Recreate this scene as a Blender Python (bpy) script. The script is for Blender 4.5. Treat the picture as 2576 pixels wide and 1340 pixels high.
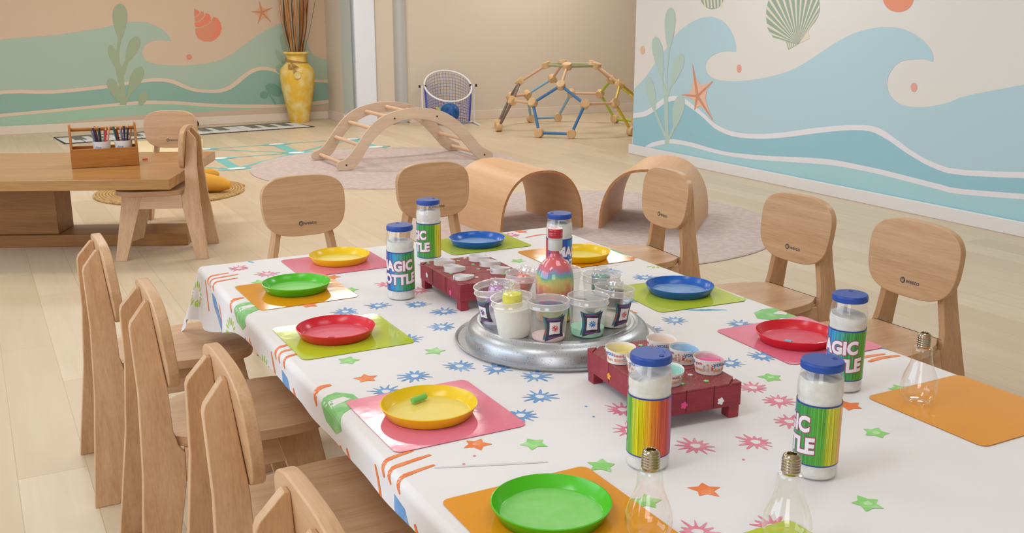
import bpy, bmesh, math, random
from math import sin, cos, pi, radians as rad, hypot, atan2
from mathutils import Vector, Matrix
from mathutils.geometry import tessellate_polygon
random.seed(7)
S = bpy.context.scene
COL = S.collection
for o in list(bpy.data.objects): bpy.data.objects.remove(o)

# ------------------------------------------------------------------ camera
cam_data = bpy.data.cameras.new('camera')
cam = bpy.data.objects.new('camera', cam_data); COL.objects.link(cam)
PITCH, YAW = rad(14.2484), rad(28.0782)
cam.location = (0, 0, 1.336)
cam.rotation_euler = (pi/2-PITCH, 0, -YAW)
cam_data.sensor_width = 36; cam_data.lens = 2540/2576*36
cam_data.clip_start = .02; cam_data.clip_end = 200
S.camera = cam
# ------------------------------------------------------------------ world, lights, exposure
S.view_settings.view_transform = 'Standard'; S.view_settings.look = 'None'
S.view_settings.gamma = 1; S.view_settings.use_curve_mapping = False
S.view_settings.exposure = -.60
wd = bpy.data.worlds.new('daylight'); S.world = wd; wd.use_nodes = True
bg = wd.node_tree.nodes['Background']
bg.inputs[0].default_value = (.72, .83, 1, 1); bg.inputs[1].default_value = WORLD = .55
def area(name, loc, rot, sx, sy, power, color):
    l = bpy.data.lights.new(name, 'AREA'); l.shape = 'RECTANGLE'; l.size = sx; l.size_y = sy
    l.energy = power; l.color = color
    o = bpy.data.objects.new(name, l); o.location = loc; o.rotation_euler = rot; COL.objects.link(o); return o
WARM = (1, .965, .915); NEU = (.93, .98, 1); COOL = (.76, .87, 1)
for x, y, pw, c in [(-.6,1.2,20,NEU),(1.6,1.2,11,NEU),(-.6,3.6,19,NEU),(2.2,3.6,6,NEU),(4.0,2.6,30,NEU),(.2,6.6,38,WARM),(2.6,6.6,36,WARM),(4.4,5.8,30,NEU),  # the two in front of the right mural are added to brighten it
                    (.6,9.8,48,WARM),(3.0,9.8,50,WARM),(6.4,10.2,60,WARM)]:
    area('ceiling_lamp_and_fill', (x, y, 2.86), (0,0,0), 1.1, .5, pw, c)
# daylight falling in through the glazed left side of the room
area('window_and_fill_light', (-3.4, 3.2, 1.7), (0, rad(-90), 0), 2.2, 5.0, 165, COOL)
area('window_and_fill_light', (-3.4, 9.0, 1.7), (0, rad(-90), 0), 2.2, 3.0, 45, COOL)

# unseen fill light added behind the camera to brighten the left chairs
area('window_and_fill_light', (-1.3, -1.45, 1.55), (rad(90), 0, rad(-18)), 2.2, 1.6, 60, (.97, .97, 1))
# ------------------------------------------------------------------ helpers
def s2l(c): return c/12.92 if c <= .04045 else ((c+.055)/1.055)**2.4
def hx(h):
    h = h.lstrip('#'); return tuple(s2l(int(h[i:i+2],16)/255) for i in (0,2,4))+(1,)
MATS = {}
def mat(name, color, rough=.5, metal=0, alpha=1, spec=.5, bump=None, coat=0, var=None, trans=0, emit=None):
    if name in MATS: return MATS[name]
    m = bpy.data.materials.new(name); m.use_nodes = True; MATS[name] = m
    nt = m.node_tree; b = nt.nodes['Principled BSDF']
    c = hx(color) if isinstance(color, str) else color
    b.inputs['Base Color'].default_value = c; b.inputs['Roughness'].default_value = rough
    b.inputs['Metallic'].default_value = metal; b.inputs['Alpha'].default_value = alpha
    b.inputs['Specular IOR Level'].default_value = spec; b.inputs['Coat Weight'].default_value = coat
    tc = nt.nodes.new('ShaderNodeTexCoord')
    if var:      # (scale, second colour, contrast lo, hi)
        n = nt.nodes.new('ShaderNodeTexNoise'); n.inputs['Scale'].default_value = var[0]; n.inputs['Detail'].default_value = 6
        r = nt.nodes.new('ShaderNodeMapRange'); r.inputs[1].default_value = var[2]; r.inputs[2].default_value = var[3]
        mx = nt.nodes.new('ShaderNodeMix'); mx.data_type = 'RGBA'
        mx.inputs[6].default_value = c; mx.inputs[7].default_value = hx(var[1])
        nt.links.new(tc.outputs['Object'], n.inputs['Vector']); nt.links.new(n.outputs['Fac'], r.inputs[0])
        nt.links.new(r.outputs[0], mx.inputs[0]); nt.links.new(mx.outputs[2], b.inputs['Base Color'])
    if bump:     # (scale, strength, distance)
        n = nt.nodes.new('ShaderNodeTexNoise'); n.inputs['Scale'].default_value = bump[0]; n.inputs['Detail'].default_value = 4
        bp = nt.nodes.new('ShaderNodeBump'); bp.inputs['Strength'].default_value = bump[1]; bp.inputs['Distance'].default_value = bump[2]
        nt.links.new(tc.outputs['Object'], n.inputs['Vector']); nt.links.new(n.outputs['Fac'], bp.inputs['Height'])
        nt.links.new(bp.outputs[0], b.inputs['Normal'])
    return m
def wood(name, c1, c2, axis='x', rough=.45, gs=1.0, coat=0):
    """grain runs along the given object axis"""
    if name in MATS: return MATS[name]
    m = bpy.data.materials.new(name); m.use_nodes = True; MATS[name] = m
    nt = m.node_tree; b = nt.nodes['Principled BSDF']; b.inputs['Roughness'].default_value = rough; b.inputs['Coat Weight'].default_value = coat
    tc = nt.nodes.new('ShaderNodeTexCoord'); mp = nt.nodes.new('ShaderNodeMapping')
    sc = {'x':(1.6,26,26),'y':(26,1.6,26),'z':(26,26,1.6)}[axis]
    oi = nt.nodes.new('ShaderNodeObjectInfo'); ad = nt.nodes.new('ShaderNodeVectorMath'); ad.operation = 'ADD'
    mu = nt.nodes.new('ShaderNodeMath'); mu.operation = 'MULTIPLY'; mu.inputs[1].default_value = 7
    nt.links.new(oi.outputs['Random'], mu.inputs[0]); nt.links.new(mu.outputs[0], ad.inputs[1])
    mp.inputs['Scale'].default_value = [v*gs for v in sc]
    nt.links.new(tc.outputs['Object'], ad.inputs[0]); nt.links.new(ad.outputs[0], mp.inputs['Vector'])
    n1 = nt.nodes.new('ShaderNodeTexNoise'); n1.inputs['Scale'].default_value = 1.1; n1.inputs['Detail'].default_value = 5; n1.inputs['Distortion'].default_value = .6
    n2 = nt.nodes.new('ShaderNodeTexNoise'); n2.inputs['Scale'].default_value = 9; n2.inputs['Detail'].default_value = 3
    nt.links.new(mp.outputs[0], n1.inputs['Vector']); nt.links.new(mp.outputs[0], n2.inputs['Vector'])
    ma = nt.nodes.new('ShaderNodeMath'); ma.operation = 'MULTIPLY_ADD'; ma.inputs[1].default_value = .7
    nt.links.new(n2.outputs['Fac'], ma.inputs[0]); nt.links.new(n1.outputs['Fac'], ma.inputs[2])
    r = nt.nodes.new('ShaderNodeMapRange'); r.inputs[1].default_value = .6; r.inputs[2].default_value = 1.12
    nt.links.new(ma.outputs[0], r.inputs[0])
    mx = nt.nodes.new('ShaderNodeMix'); mx.data_type = 'RGBA'; mx.inputs[6].default_value = hx(c1); mx.inputs[7].default_value = hx(c2)
    nt.links.new(r.outputs[0], mx.inputs[0]); nt.links.new(mx.outputs[2], b.inputs['Base Color'])
    return m
def clear(name, tint='#ffffff', base=.04, edge=.5, rough=.03, body=0.0, bodycol='#ffffff'):
    """thin clear wall: see-through head on, reflective at the rim, 'body' = milky share"""
    if name in MATS: return MATS[name]
    m = bpy.data.materials.new(name); m.use_nodes = True; MATS[name] = m
    nt = m.node_tree; nt.nodes.remove(nt.nodes['Principled BSDF']); out = nt.nodes['Material Output']
    t = nt.nodes.new('ShaderNodeBsdfTransparent'); t.inputs[0].default_value = hx(tint)
    g = nt.nodes.new('ShaderNodeBsdfGlossy'); g.inputs['Roughness'].default_value = rough; g.inputs[0].default_value = (.95,.95,.95,1)
    d = nt.nodes.new('ShaderNodeBsdfDiffuse'); d.inputs[0].default_value = hx(bodycol)
    tr = nt.nodes.new('ShaderNodeBsdfTranslucent'); tr.inputs[0].default_value = hx(bodycol)
    md = nt.nodes.new('ShaderNodeMixShader'); md.inputs[0].default_value = .5
    nt.links.new(d.outputs[0], md.inputs[1]); nt.links.new(tr.outputs[0], md.inputs[2])
    m1 = nt.nodes.new('ShaderNodeMixShader'); m1.inputs[0].default_value = body
    nt.links.new(t.outputs[0], m1.inputs[1]); nt.links.new(md.outputs[0], m1.inputs[2])
    lw = nt.nodes.new('ShaderNodeLayerWeight'); lw.inputs[0].default_value = .35
    r = nt.nodes.new('ShaderNodeMapRange'); r.inputs[3].default_value = base; r.inputs[4].default_value = edge
    nt.links.new(lw.outputs['Facing'], r.inputs[0])
    pw = nt.nodes.new('ShaderNodeMath'); pw.operation = 'POWER'; pw.inputs[1].default_value = 2.2
    nt.links.new(lw.outputs['Facing'], pw.inputs[0]); nt.links.new(pw.outputs[0], r.inputs[0])
    m2 = nt.nodes.new('ShaderNodeMixShader')
    nt.links.new(r.outputs[0], m2.inputs[0]); nt.links.new(m1.outputs[0], m2.inputs[1]); nt.links.new(g.outputs[0], m2.inputs[2])
    nt.links.new(m2.outputs[0], out.inputs[0])
    return m

class MB:
    """collects shapes and links them as ONE mesh object"""
    def __init__(s): s.v = []; s.f = []; s.m = []
    def add(s, vs, fs, mi=0, M=None):
        k = len(s.v); s.v += [tuple(M @ Vector(p)) if M else tuple(p) for p in vs]
        s.f += [tuple(i+k for i in f) for f in fs]; s.m += [mi]*len(fs); return s
    def box(s, a, b, mi=0, M=None):
        x0,y0,z0 = a; x1,y1,z1 = b
        return s.add([(x0,y0,z0),(x1,y0,z0),(x1,y1,z0),(x0,y1,z0),(x0,y0,z1),(x1,y0,z1),(x1,y1,z1),(x0,y1,z1)],
                     [(0,3,2,1),(4,5,6,7),(0,1,5,4),(1,2,6,5),(2,3,7,6),(3,0,4,7)], mi, M)
    def prism(s, poly, h0, h1, mi=0, M=None, fn=None):
        """poly in (a,b); extruded from h0 to h1; fn(a,b,h)->xyz"""
        fn = fn or (lambda a, b, h: (a, b, h)); n = len(poly)
        vs = [fn(a,b,h0) for a,b in poly]+[fn(a,b,h1) for a,b in poly]
        fs = [(i,(i+1)%n,n+(i+1)%n,n+i) for i in range(n)]+[tuple(range(n-1,-1,-1)), tuple(range(n,2*n))]
        return s.add(vs, fs, mi, M)
    def flat(s, poly, z, mi=0, M=None, fn=None):
        fn = fn or (lambda a, b: (a, b, z))
        t = tessellate_polygon([[Vector((a,b,0)) for a,b in poly]])
        ar = lambda q: (poly[q[1]][0]-poly[q[0]][0])*(poly[q[2]][1]-poly[q[0]][1])-(poly[q[2]][0]-poly[q[0]][0])*(poly[q[1]][1]-poly[q[0]][1])
        return s.add([fn(a,b) for a,b in poly], [q if ar(q) > 0 else q[::-1] for q in t], mi, M)
    def lathe(s, prof, n=32, mi=0, M=None, closed=False, cap0=True, cap1=True):
        vs = [(r*cos(2*pi*i/n), r*sin(2*pi*i/n), z) for r,z in prof for i in range(n)]
        fs = []
        for j in range(len(prof)-1+(1 if closed else 0)):
            a = j*n; b = ((j+1)%len(prof))*n
            fs += [(a+i, a+(i+1)%n, b+(i+1)%n, b+i) for i in range(n)]
        if not closed:
            if cap0 and prof[0][0] > 1e-6: fs.append(tuple(range(n-1,-1,-1)))
            if cap1 and prof[-1][0] > 1e-6: fs.append(tuple(range((len(prof)-1)*n, len(prof)*n)))
        return s.add(vs, fs, mi, M)
    def tube(s, pts, r, n=8, mi=0, M=None, cap=True, loop=False):
        P = [Vector(p) for p in pts]; rs = r if isinstance(r, (list,tuple)) else [r]*len(P)
        vs = []; fs = []; L = len(P); up = None
        for i, p in enumerate(P):
            d = (P[(i+1)%L]-P[i-1]) if loop else (P[min(i+1,L-1)]-P[max(i-1,0)])
            d.normalize()
            if up is None: up = Vector((0,0,1)) if abs(d.z) < .9 else Vector((1,0,0))
            a = d.cross(up).normalized(); b = a.cross(d).normalized(); up = b
            vs += [tuple(p+(a*cos(2*pi*k/n)+b*sin(2*pi*k/n))*rs[i]) for k in range(n)]
        for i in range(L if loop else L-1):
            A = i*n; B = ((i+1)%L)*n
            fs += [(A+k, A+(k+1)%n, B+(k+1)%n, B+k) for k in range(n)]
        if cap and not loop: fs += [tuple(range(n-1,-1,-1)), tuple(range((L-1)*n, L*n))]
        return s.add(vs, fs, mi, M)
    def mesh(s, name, mats, smooth=35):
        me = bpy.data.meshes.new(name); me.from_pydata(s.v, [], s.f)
        for m in (mats if isinstance(mats, (list,tuple)) else [mats]): me.materials.append(m)
        me.polygons.foreach_set('material_index', s.m)
        bm = bmesh.new(); bm.from_mesh(me); bmesh.ops.recalc_face_normals(bm, faces=bm.faces) if smooth != 'keep' else None
        bm.to_mesh(me); bm.free()
        if smooth and smooth != 'keep':
            me.polygons.foreach_set('use_smooth', [True]*len(me.polygons)); me.set_sharp_from_angle(angle=rad(smooth))
        me.update(); return me
    def build(s, name, mats, parent=None, bevel=0, smooth=35, seg=2, loc=None):
        o = bpy.data.objects.new(name, s.mesh(name, mats, smooth)); COL.objects.link(o)
        if parent: o.parent = parent
        if loc: o.location = loc
        if bevel:
            b = o.modifiers.new('bevel','BEVEL'); b.width = bevel; b.segments = seg; b.limit_method = 'ANGLE'; b.angle_limit = rad(40)
            b.harden_normals = False
        return o
def tag(o, label=None, cat=None, group=None, kind=None):
    if label: o['label'] = label
    if cat: o['category'] = cat
    if group: o['group'] = group
    if kind: o['kind'] = kind
    return o
def empty(name, loc=(0,0,0), rz=0, label=None, cat=None, group=None):
    o = bpy.data.objects.new(name, None); COL.objects.link(o); o.location = loc; o.rotation_euler = (0,0,rz)
    o.empty_display_size = .05
    return tag(o, label, cat, group)
def struct(name, mb, mats, parent=None, **k):
    o = mb.build(name, mats, parent, **k)
    if not parent: o['kind'] = 'structure'
    return o
def copy_tree(o, parent=None):
    c = o.copy(); COL.objects.link(c); c.parent = parent
    for ch in [q for q in bpy.data.objects if q.parent == o]: copy_tree(ch, c)
    return c
def sup(a, b, n=3.0, k=40, t0=0, t1=2*pi):
    out = []
    for i in range(k):
        t = t0+(t1-t0)*i/k; c, s_ = cos(t), sin(t)
        out.append((a*math.copysign(abs(c)**(2/n), c), b*math.copysign(abs(s_)**(2/n), s_)))
    return out
def rrect(w, d, r, k=5):
    out = []
    for cx, cy, a0 in ((w/2-r,d/2-r,0),(-w/2+r,d/2-r,90),(-w/2+r,-d/2+r,180),(w/2-r,-d/2+r,270)):
        out += [(cx+r*cos(rad(a0+90*i/k)), cy+r*sin(rad(a0+90*i/k))) for i in range(k+1)]
    return out
def spline(P, k=6, closed=False):
    out = []; n = len(P)
    for i in range(n if closed else n-1):
        g = (lambda j: P[j % n]) if closed else (lambda j: P[max(0,min(n-1,j))])
        p0,p1,p2,p3 = g(i-1),g(i),g(i+1),g(i+2)
        for q in range(k):
            t = q/k
            out.append(tuple(.5*((2*b)+(-a+c)*t+(2*a-5*b+4*c-d)*t*t+(-a+3*b-3*c+d)*t**3) for a,b,c,d in zip(p0,p1,p2,p3)))
    if not closed: out.append(tuple(P[-1]))
    return out
def refine(vs, fs, maxlen):
    """split long triangle edges"""
    vs = list(vs); fs = [tuple(f) for f in fs]; cache = {}
    def mid(i, j):
        k = (min(i,j),max(i,j))
        if k not in cache:
            vs.append(tuple((a+b)/2 for a,b in zip(vs[i],vs[j]))); cache[k] = len(vs)-1
        return cache[k]
    stack = fs; done = []
    while stack:
        f = stack.pop(); e = [(math.dist(vs[f[q]],vs[f[(q+1)%3]]),q) for q in range(3)]
        l, q = max(e)
        if l <= maxlen: done.append(f); continue
        a,b,c = f[q],f[(q+1)%3],f[(q+2)%3]; m = mid(a,b); stack += [(a,m,c),(m,b,c)]
    return vs, done
def text_tris(txt, size, offset=0.0, bold=0, shear=0, align='CENTER', space=1.0):
    cu = bpy.data.curves.new('lettering','FONT'); cu.body = txt; cu.size = size; cu.offset = offset; cu.shear = shear
    cu.align_x = align; cu.align_y = 'CENTER'; cu.resolution_u = 3; cu.space_character = space
    o = bpy.data.objects.new('lettering', cu); COL.objects.link(o)
    dg = bpy.context.evaluated_depsgraph_get(); dg.update()
    me = bpy.data.meshes.new_from_object(o.evaluated_get(dg))
    me.calc_loop_triangles()
    vs = [tuple(v.co)[:2] for v in me.vertices]; fs = [tuple(t.vertices) for t in me.loop_triangles]
    bpy.data.objects.remove(o); bpy.data.curves.remove(cu); bpy.data.meshes.remove(me)
    return vs, fs
def M4(loc=(0,0,0), rz=0, rx=0, ry=0, s=1):
    return Matrix.Translation(loc) @ Matrix.Rotation(rz,4,'Z') @ Matrix.Rotation(ry,4,'Y') @ Matrix.Rotation(rx,4,'X') @ Matrix.Scale(s,4)
MURAL=[('R', 'wave_a', 1, [(8.015, 0.603), (8.007, 0.606), (7.994, 0.613), (7.968, 0.628), (7.924, 0.657), (7.867, 0.694), (7.814, 0.734), (7.767, 0.775), (7.723, 0.818), (7.683, 0.856), (7.649, 0.887), (7.62, 0.913), (7.589, 0.939), (7.556, 0.965), (7.522, 0.991), (7.486, 1.02), (7.452, 1.054), (7.416, 1.092), (7.376, 1.127), (7.328, 1.158), (7.275, 1.186), (7.222, 1.211), (7.172, 1.232), (7.121, 1.249), (7.071, 1.262), (7.021, 1.272), (6.971, 1.278), (6.923, 1.28), (6.879, 1.278), (6.836, 1.271), (6.797, 1.261), (6.759, 1.248), (6.723, 1.231), (6.691, 1.211), (6.662, 1.188), (6.636, 1.162), (6.615, 1.136), (6.598, 1.11), (6.584, 1.084), (6.575, 1.06), (6.569, 1.039), (6.567, 1.02), (6.566, 1.007), (6.675, 1.008), (6.707, 1.004), (6.752, 0.997), (6.796, 0.988), (6.833, 0.976), (6.868, 0.961), (6.898, 0.945), (6.92, 0.928), (6.937, 0.909), (6.947, 0.889), (6.949, 0.867), (6.944, 0.844), (6.931, 0.823), (6.908, 0.805), (6.878, 0.789), (6.843, 0.777), (6.805, 0.77), (6.764, 0.766), (6.716, 0.765), (6.66, 0.765), (6.598, 0.766), (6.535, 0.77), (6.473, 0.776), (6.409, 0.783), (6.343, 0.793), (6.269, 0.805), (6.194, 0.82), (6.123, 0.834), (6.062, 0.848), (6.005, 0.863), (5.95, 0.88), (5.894, 0.9), (5.839, 0.923), (5.785, 0.948), (5.733, 0.974), (5.681, 1.002), (5.629, 1.03), (5.579, 1.057), (5.529, 1.084), (5.48, 1.109), (5.431, 1.132), (5.382, 1.153), (5.334, 1.171), (5.286, 1.186), (5.239, 1.197), (5.191, 1.207), (5.144, 1.215), (5.097, 1.22), (5.052, 1.224), (5.009, 1.224), (4.968, 1.223), (4.928, 1.218), (4.889, 1.211), (4.852, 1.201), (4.815, 1.189), (4.778, 1.173), (4.741, 1.155), (4.708, 1.135), (4.679, 1.112), (4.654, 1.088), (4.635, 1.065), (4.626, 1.044), (4.624, 1.023), (4.622, 1.009), (4.694, 1.024), (4.72, 1.022), (4.758, 1.019), (4.794, 1.016), (4.827, 1.012), (4.86, 1.007), (4.888, 0.998), (4.912, 0.984), (4.933, 0.967), (4.95, 0.947), (4.965, 0.926), (4.977, 0.903), (4.984, 0.881), (4.987, 0.862), (4.986, 0.845), (4.981, 0.827), (4.972, 0.806), (4.96, 0.784), (4.943, 0.764), (4.922, 0.748), (4.898, 0.733), (4.869, 0.721), (4.836, 0.713), (4.798, 0.708), (4.757, 0.706), (4.713, 0.707), (4.666, 0.712), (4.618, 0.72), (4.571, 0.73), (4.523, 0.742), (4.472, 0.758), (4.436, 0.773), (4.397, 0.792), (4.301, 0.821), (4.093, 0.871), (3.847, 0.927), (3.68, 0.964), (3.519, -0.155), (7.988, 0.089)]),
('R', 'foam', 3, [(8.003, 0.383), (7.994, 0.384), (7.98, 0.385), (7.956, 0.389), (7.918, 0.395), (7.871, 0.403), (7.822, 0.416), (7.773, 0.434), (7.723, 0.456), (7.673, 0.48), (7.626, 0.506), (7.579, 0.533), (7.53, 0.556), (7.475, 0.573), (7.418, 0.585), (7.365, 0.592), (7.315, 0.594), (7.269, 0.59), (7.225, 0.583), (7.186, 0.571), (7.149, 0.556), (7.108, 0.539), (7.058, 0.52), (7.003, 0.499), (6.949, 0.476), (6.897, 0.451), (6.846, 0.424), (6.793, 0.402), (6.737, 0.386), (6.679, 0.374), (6.623, 0.365), (6.57, 0.359), (6.517, 0.356), (6.461, 0.355), (6.398, 0.357), (6.332, 0.361), (6.267, 0.367), (6.205, 0.374), (6.143, 0.383), (6.083, 0.392), (6.026, 0.401), (5.97, 0.41), (5.906, 0.422), (5.827, 0.439), (5.74, 0.457), (5.655, 0.475), (5.571, 0.49), (5.489, 0.504), (5.417, 0.516), (5.36, 0.525), (5.312, 0.532), (5.265, 0.538), (5.214, 0.543), (5.164, 0.547), (5.117, 0.549), (5.076, 0.547), (5.037, 0.542), (5.0, 0.535), (4.965, 0.523), (4.93, 0.509), (4.898, 0.495), (4.868, 0.482), (4.839, 0.469), (4.81, 0.456), (4.784, 0.443), (4.758, 0.431), (4.722, 0.417), (4.674, 0.399), (4.616, 0.379), (4.548, 0.364), (4.49, 0.351), (4.423, 0.342), (4.298, 0.344), (4.06, 0.367), (3.786, 0.399), (3.602, 0.421), (3.596, 0.384), (3.781, 0.363), (4.055, 0.331), (4.294, 0.309), (4.419, 0.306), (4.486, 0.315), (4.544, 0.327), (4.611, 0.343), (4.669, 0.362), (4.718, 0.38), (4.753, 0.392), (4.779, 0.402), (4.805, 0.413), (4.838, 0.426), (4.871, 0.441), (4.907, 0.456), (4.946, 0.47), (4.987, 0.484), (5.025, 0.495), (5.055, 0.502), (5.082, 0.507), (5.113, 0.509), (5.148, 0.509), (5.186, 0.507), (5.231, 0.503), (5.285, 0.497), (5.346, 0.489), (5.413, 0.478), (5.487, 0.465), (5.568, 0.449), (5.65, 0.433), (5.736, 0.416), (5.823, 0.398), (5.902, 0.382), (5.967, 0.37), (6.022, 0.36), (6.079, 0.352), (6.14, 0.343), (6.201, 0.335), (6.264, 0.329), (6.329, 0.324), (6.395, 0.32), (6.458, 0.318), (6.514, 0.318), (6.566, 0.32), (6.62, 0.325), (6.676, 0.334), (6.734, 0.345), (6.79, 0.362), (6.843, 0.384), (6.894, 0.41), (6.946, 0.435), (6.999, 0.458), (7.053, 0.479), (7.105, 0.498), (7.154, 0.515), (7.201, 0.531), (7.245, 0.542), (7.285, 0.549), (7.322, 0.552), (7.362, 0.55), (7.407, 0.543), (7.455, 0.531), (7.503, 0.515), (7.55, 0.492), (7.597, 0.464), (7.646, 0.438), (7.694, 0.414), (7.743, 0.392), (7.794, 0.373), (7.85, 0.36), (7.908, 0.351), (7.953, 0.344), (7.979, 0.34), (7.993, 0.338), (8.001, 0.337)]),
('R', 'wave_b', 2, [(8.001, 0.337), (7.993, 0.338), (7.979, 0.34), (7.953, 0.344), (7.908, 0.351), (7.85, 0.36), (7.794, 0.373), (7.743, 0.392), (7.694, 0.414), (7.646, 0.438), (7.597, 0.464), (7.55, 0.492), (7.503, 0.515), (7.455, 0.531), (7.407, 0.543), (7.362, 0.55), (7.322, 0.552), (7.285, 0.549), (7.245, 0.542), (7.201, 0.531), (7.154, 0.515), (7.105, 0.498), (7.053, 0.479), (6.999, 0.458), (6.946, 0.435), (6.894, 0.41), (6.843, 0.384), (6.79, 0.362), (6.734, 0.345), (6.676, 0.334), (6.62, 0.325), (6.566, 0.32), (6.514, 0.318), (6.458, 0.318), (6.395, 0.32), (6.329, 0.324), (6.264, 0.329), (6.201, 0.335), (6.14, 0.343), (6.079, 0.352), (6.022, 0.36), (5.967, 0.37), (5.902, 0.382), (5.823, 0.398), (5.736, 0.416), (5.65, 0.433), (5.568, 0.449), (5.487, 0.465), (5.413, 0.478), (5.346, 0.489), (5.285, 0.497), (5.231, 0.503), (5.186, 0.507), (5.148, 0.509), (5.113, 0.509), (5.082, 0.507), (5.055, 0.502), (5.025, 0.495), (4.987, 0.484), (4.946, 0.47), (4.907, 0.456), (4.871, 0.441), (4.838, 0.426), (4.805, 0.413), (4.779, 0.402), (4.753, 0.392), (4.718, 0.38), (4.669, 0.362), (4.611, 0.343), (4.544, 0.327), (4.486, 0.315), (4.419, 0.306), (4.294, 0.309), (4.055, 0.331), (3.781, 0.363), (3.596, 0.384), (3.519, -0.155), (7.988, 0.089)]),
('R', 'foam', 5, [(7.803, 0.083), (7.777, 0.095), (7.74, 0.113), (7.703, 0.129), (7.674, 0.14), (7.644, 0.149), (7.604, 0.159), (7.545, 0.174), (7.476, 0.189), (7.411, 0.201), (7.355, 0.207), (7.303, 0.209), (7.246, 0.209), (7.18, 0.209), (7.111, 0.207), (7.039, 0.204), (6.967, 0.199), (6.892, 0.192), (6.819, 0.187), (6.749, 0.184), (6.68, 0.182), (6.608, 0.181), (6.53, 0.183), (6.448, 0.187), (6.368, 0.192), (6.292, 0.196), (6.217, 0.201), (6.14, 0.207), (6.057, 0.214), (5.973, 0.222), (5.888, 0.231), (5.802, 0.239), (5.716, 0.247), (5.632, 0.254), (5.55, 0.26), (5.47, 0.264), (5.39, 0.267), (5.312, 0.266), (5.235, 0.264), (5.159, 0.262), (5.086, 0.26), (5.014, 0.258), (4.94, 0.255), (4.861, 0.25), (4.781, 0.245), (4.701, 0.24), (4.621, 0.235), (4.542, 0.23), (4.468, 0.226), (4.425, 0.221), (4.387, 0.218), (4.282, 0.222), (4.047, 0.241), (3.769, 0.266), (3.582, 0.283), (3.577, 0.25), (3.765, 0.233), (4.043, 0.207), (4.278, 0.187), (4.382, 0.182), (4.42, 0.185), (4.463, 0.189), (4.537, 0.193), (4.616, 0.198), (4.696, 0.203), (4.776, 0.208), (4.857, 0.213), (4.936, 0.218), (5.01, 0.221), (5.082, 0.224), (5.155, 0.225), (5.231, 0.226), (5.308, 0.227), (5.386, 0.226), (5.465, 0.222), (5.546, 0.218), (5.628, 0.212), (5.714, 0.205), (5.801, 0.198), (5.884, 0.191), (5.959, 0.185), (6.028, 0.179), (6.099, 0.173), (6.174, 0.168), (6.249, 0.162), (6.326, 0.157), (6.406, 0.154), (6.487, 0.152), (6.565, 0.15), (6.635, 0.15), (6.703, 0.15), (6.773, 0.152), (6.852, 0.155), (6.934, 0.16), (7.014, 0.164), (7.094, 0.168), (7.172, 0.17), (7.243, 0.171), (7.304, 0.169), (7.357, 0.166), (7.408, 0.161), (7.457, 0.153), (7.503, 0.143), (7.553, 0.131), (7.614, 0.115), (7.68, 0.098), (7.726, 0.086)]),
('R', 'wave_c', 4, [(7.726, 0.086), (7.68, 0.098), (7.614, 0.115), (7.553, 0.131), (7.503, 0.143), (7.457, 0.153), (7.408, 0.161), (7.357, 0.166), (7.304, 0.169), (7.243, 0.171), (7.172, 0.17), (7.094, 0.168), (7.014, 0.164), (6.934, 0.16), (6.852, 0.155), (6.773, 0.152), (6.703, 0.15), (6.635, 0.15), (6.565, 0.15), (6.487, 0.152), (6.406, 0.154), (6.326, 0.157), (6.249, 0.162), (6.174, 0.168), (6.099, 0.173), (6.028, 0.179), (5.959, 0.185), (5.884, 0.191), (5.801, 0.198), (5.714, 0.205), (5.628, 0.212), (5.546, 0.218), (5.465, 0.222), (5.386, 0.226), (5.308, 0.227), (5.231, 0.226), (5.155, 0.225), (5.082, 0.224), (5.01, 0.221), (4.936, 0.218), (4.857, 0.213), (4.776, 0.208), (4.696, 0.203), (4.616, 0.198), (4.537, 0.193), (4.463, 0.189), (4.42, 0.185), (4.382, 0.182), (4.278, 0.187), (4.043, 0.207), (3.765, 0.233), (3.577, 0.25), (3.519, -0.155), (7.723, 0.029)]),
('R', 'shell_green', 2, [(6.141, 1.131), (6.207, 1.193), (6.233, 1.278), (6.236, 1.351), (6.213, 1.423), (6.175, 1.494), (6.101, 1.552), (5.999, 1.578), (5.897, 1.57), (5.811, 1.539), (5.733, 1.492), (5.686, 1.429), (5.667, 1.361), (5.673, 1.298), (5.708, 1.247), (5.761, 1.206), (5.866, 1.083)]),
('R', 'shell_cream', 3, [(6.159, 1.148), (6.181, 1.169), (5.867, 1.088)]),
('R', 'shell_cream', 3, [(6.211, 1.206), (6.219, 1.234), (5.867, 1.088)]),
('R', 'shell_cream', 3, [(6.233, 1.281), (6.234, 1.305), (5.867, 1.088)]),
('R', 'shell_cream', 3, [(6.235, 1.345), (6.23, 1.369), (5.867, 1.088)]),
('R', 'shell_cream', 3, [(6.218, 1.409), (6.208, 1.433), (5.867, 1.088)]),
('R', 'shell_cream', 3, [(6.187, 1.472), (6.173, 1.495), (5.867, 1.088)]),
('R', 'shell_cream', 3, [(6.132, 1.527), (6.108, 1.546), (5.867, 1.088)]),
('R', 'shell_cream', 3, [(6.054, 1.564), (6.021, 1.573), (5.867, 1.088)]),
('R', 'shell_cream', 3, [(5.965, 1.576), (5.931, 1.573), (5.867, 1.088)]),
('R', 'shell_cream', 3, [(5.878, 1.563), (5.85, 1.553), (5.867, 1.088)]),
('R', 'shell_cream', 3, [(5.803, 1.534), (5.777, 1.519), (5.867, 1.088)]),
('R', 'shell_cream', 3, [(5.734, 1.493), (5.718, 1.472), (5.867, 1.088)]),
('R', 'shell_cream', 3, [(5.693, 1.438), (5.683, 1.416), (5.867, 1.088)]),
('R', 'shell_cream', 3, [(5.672, 1.378), (5.667, 1.356), (5.867, 1.088)]),
('R', 'shell_cream', 3, [(5.671, 1.322), (5.673, 1.301), (5.867, 1.088)]),
('R', 'shell_cream', 3, [(5.691, 1.272), (5.703, 1.255), (5.867, 1.088)]),
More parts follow.
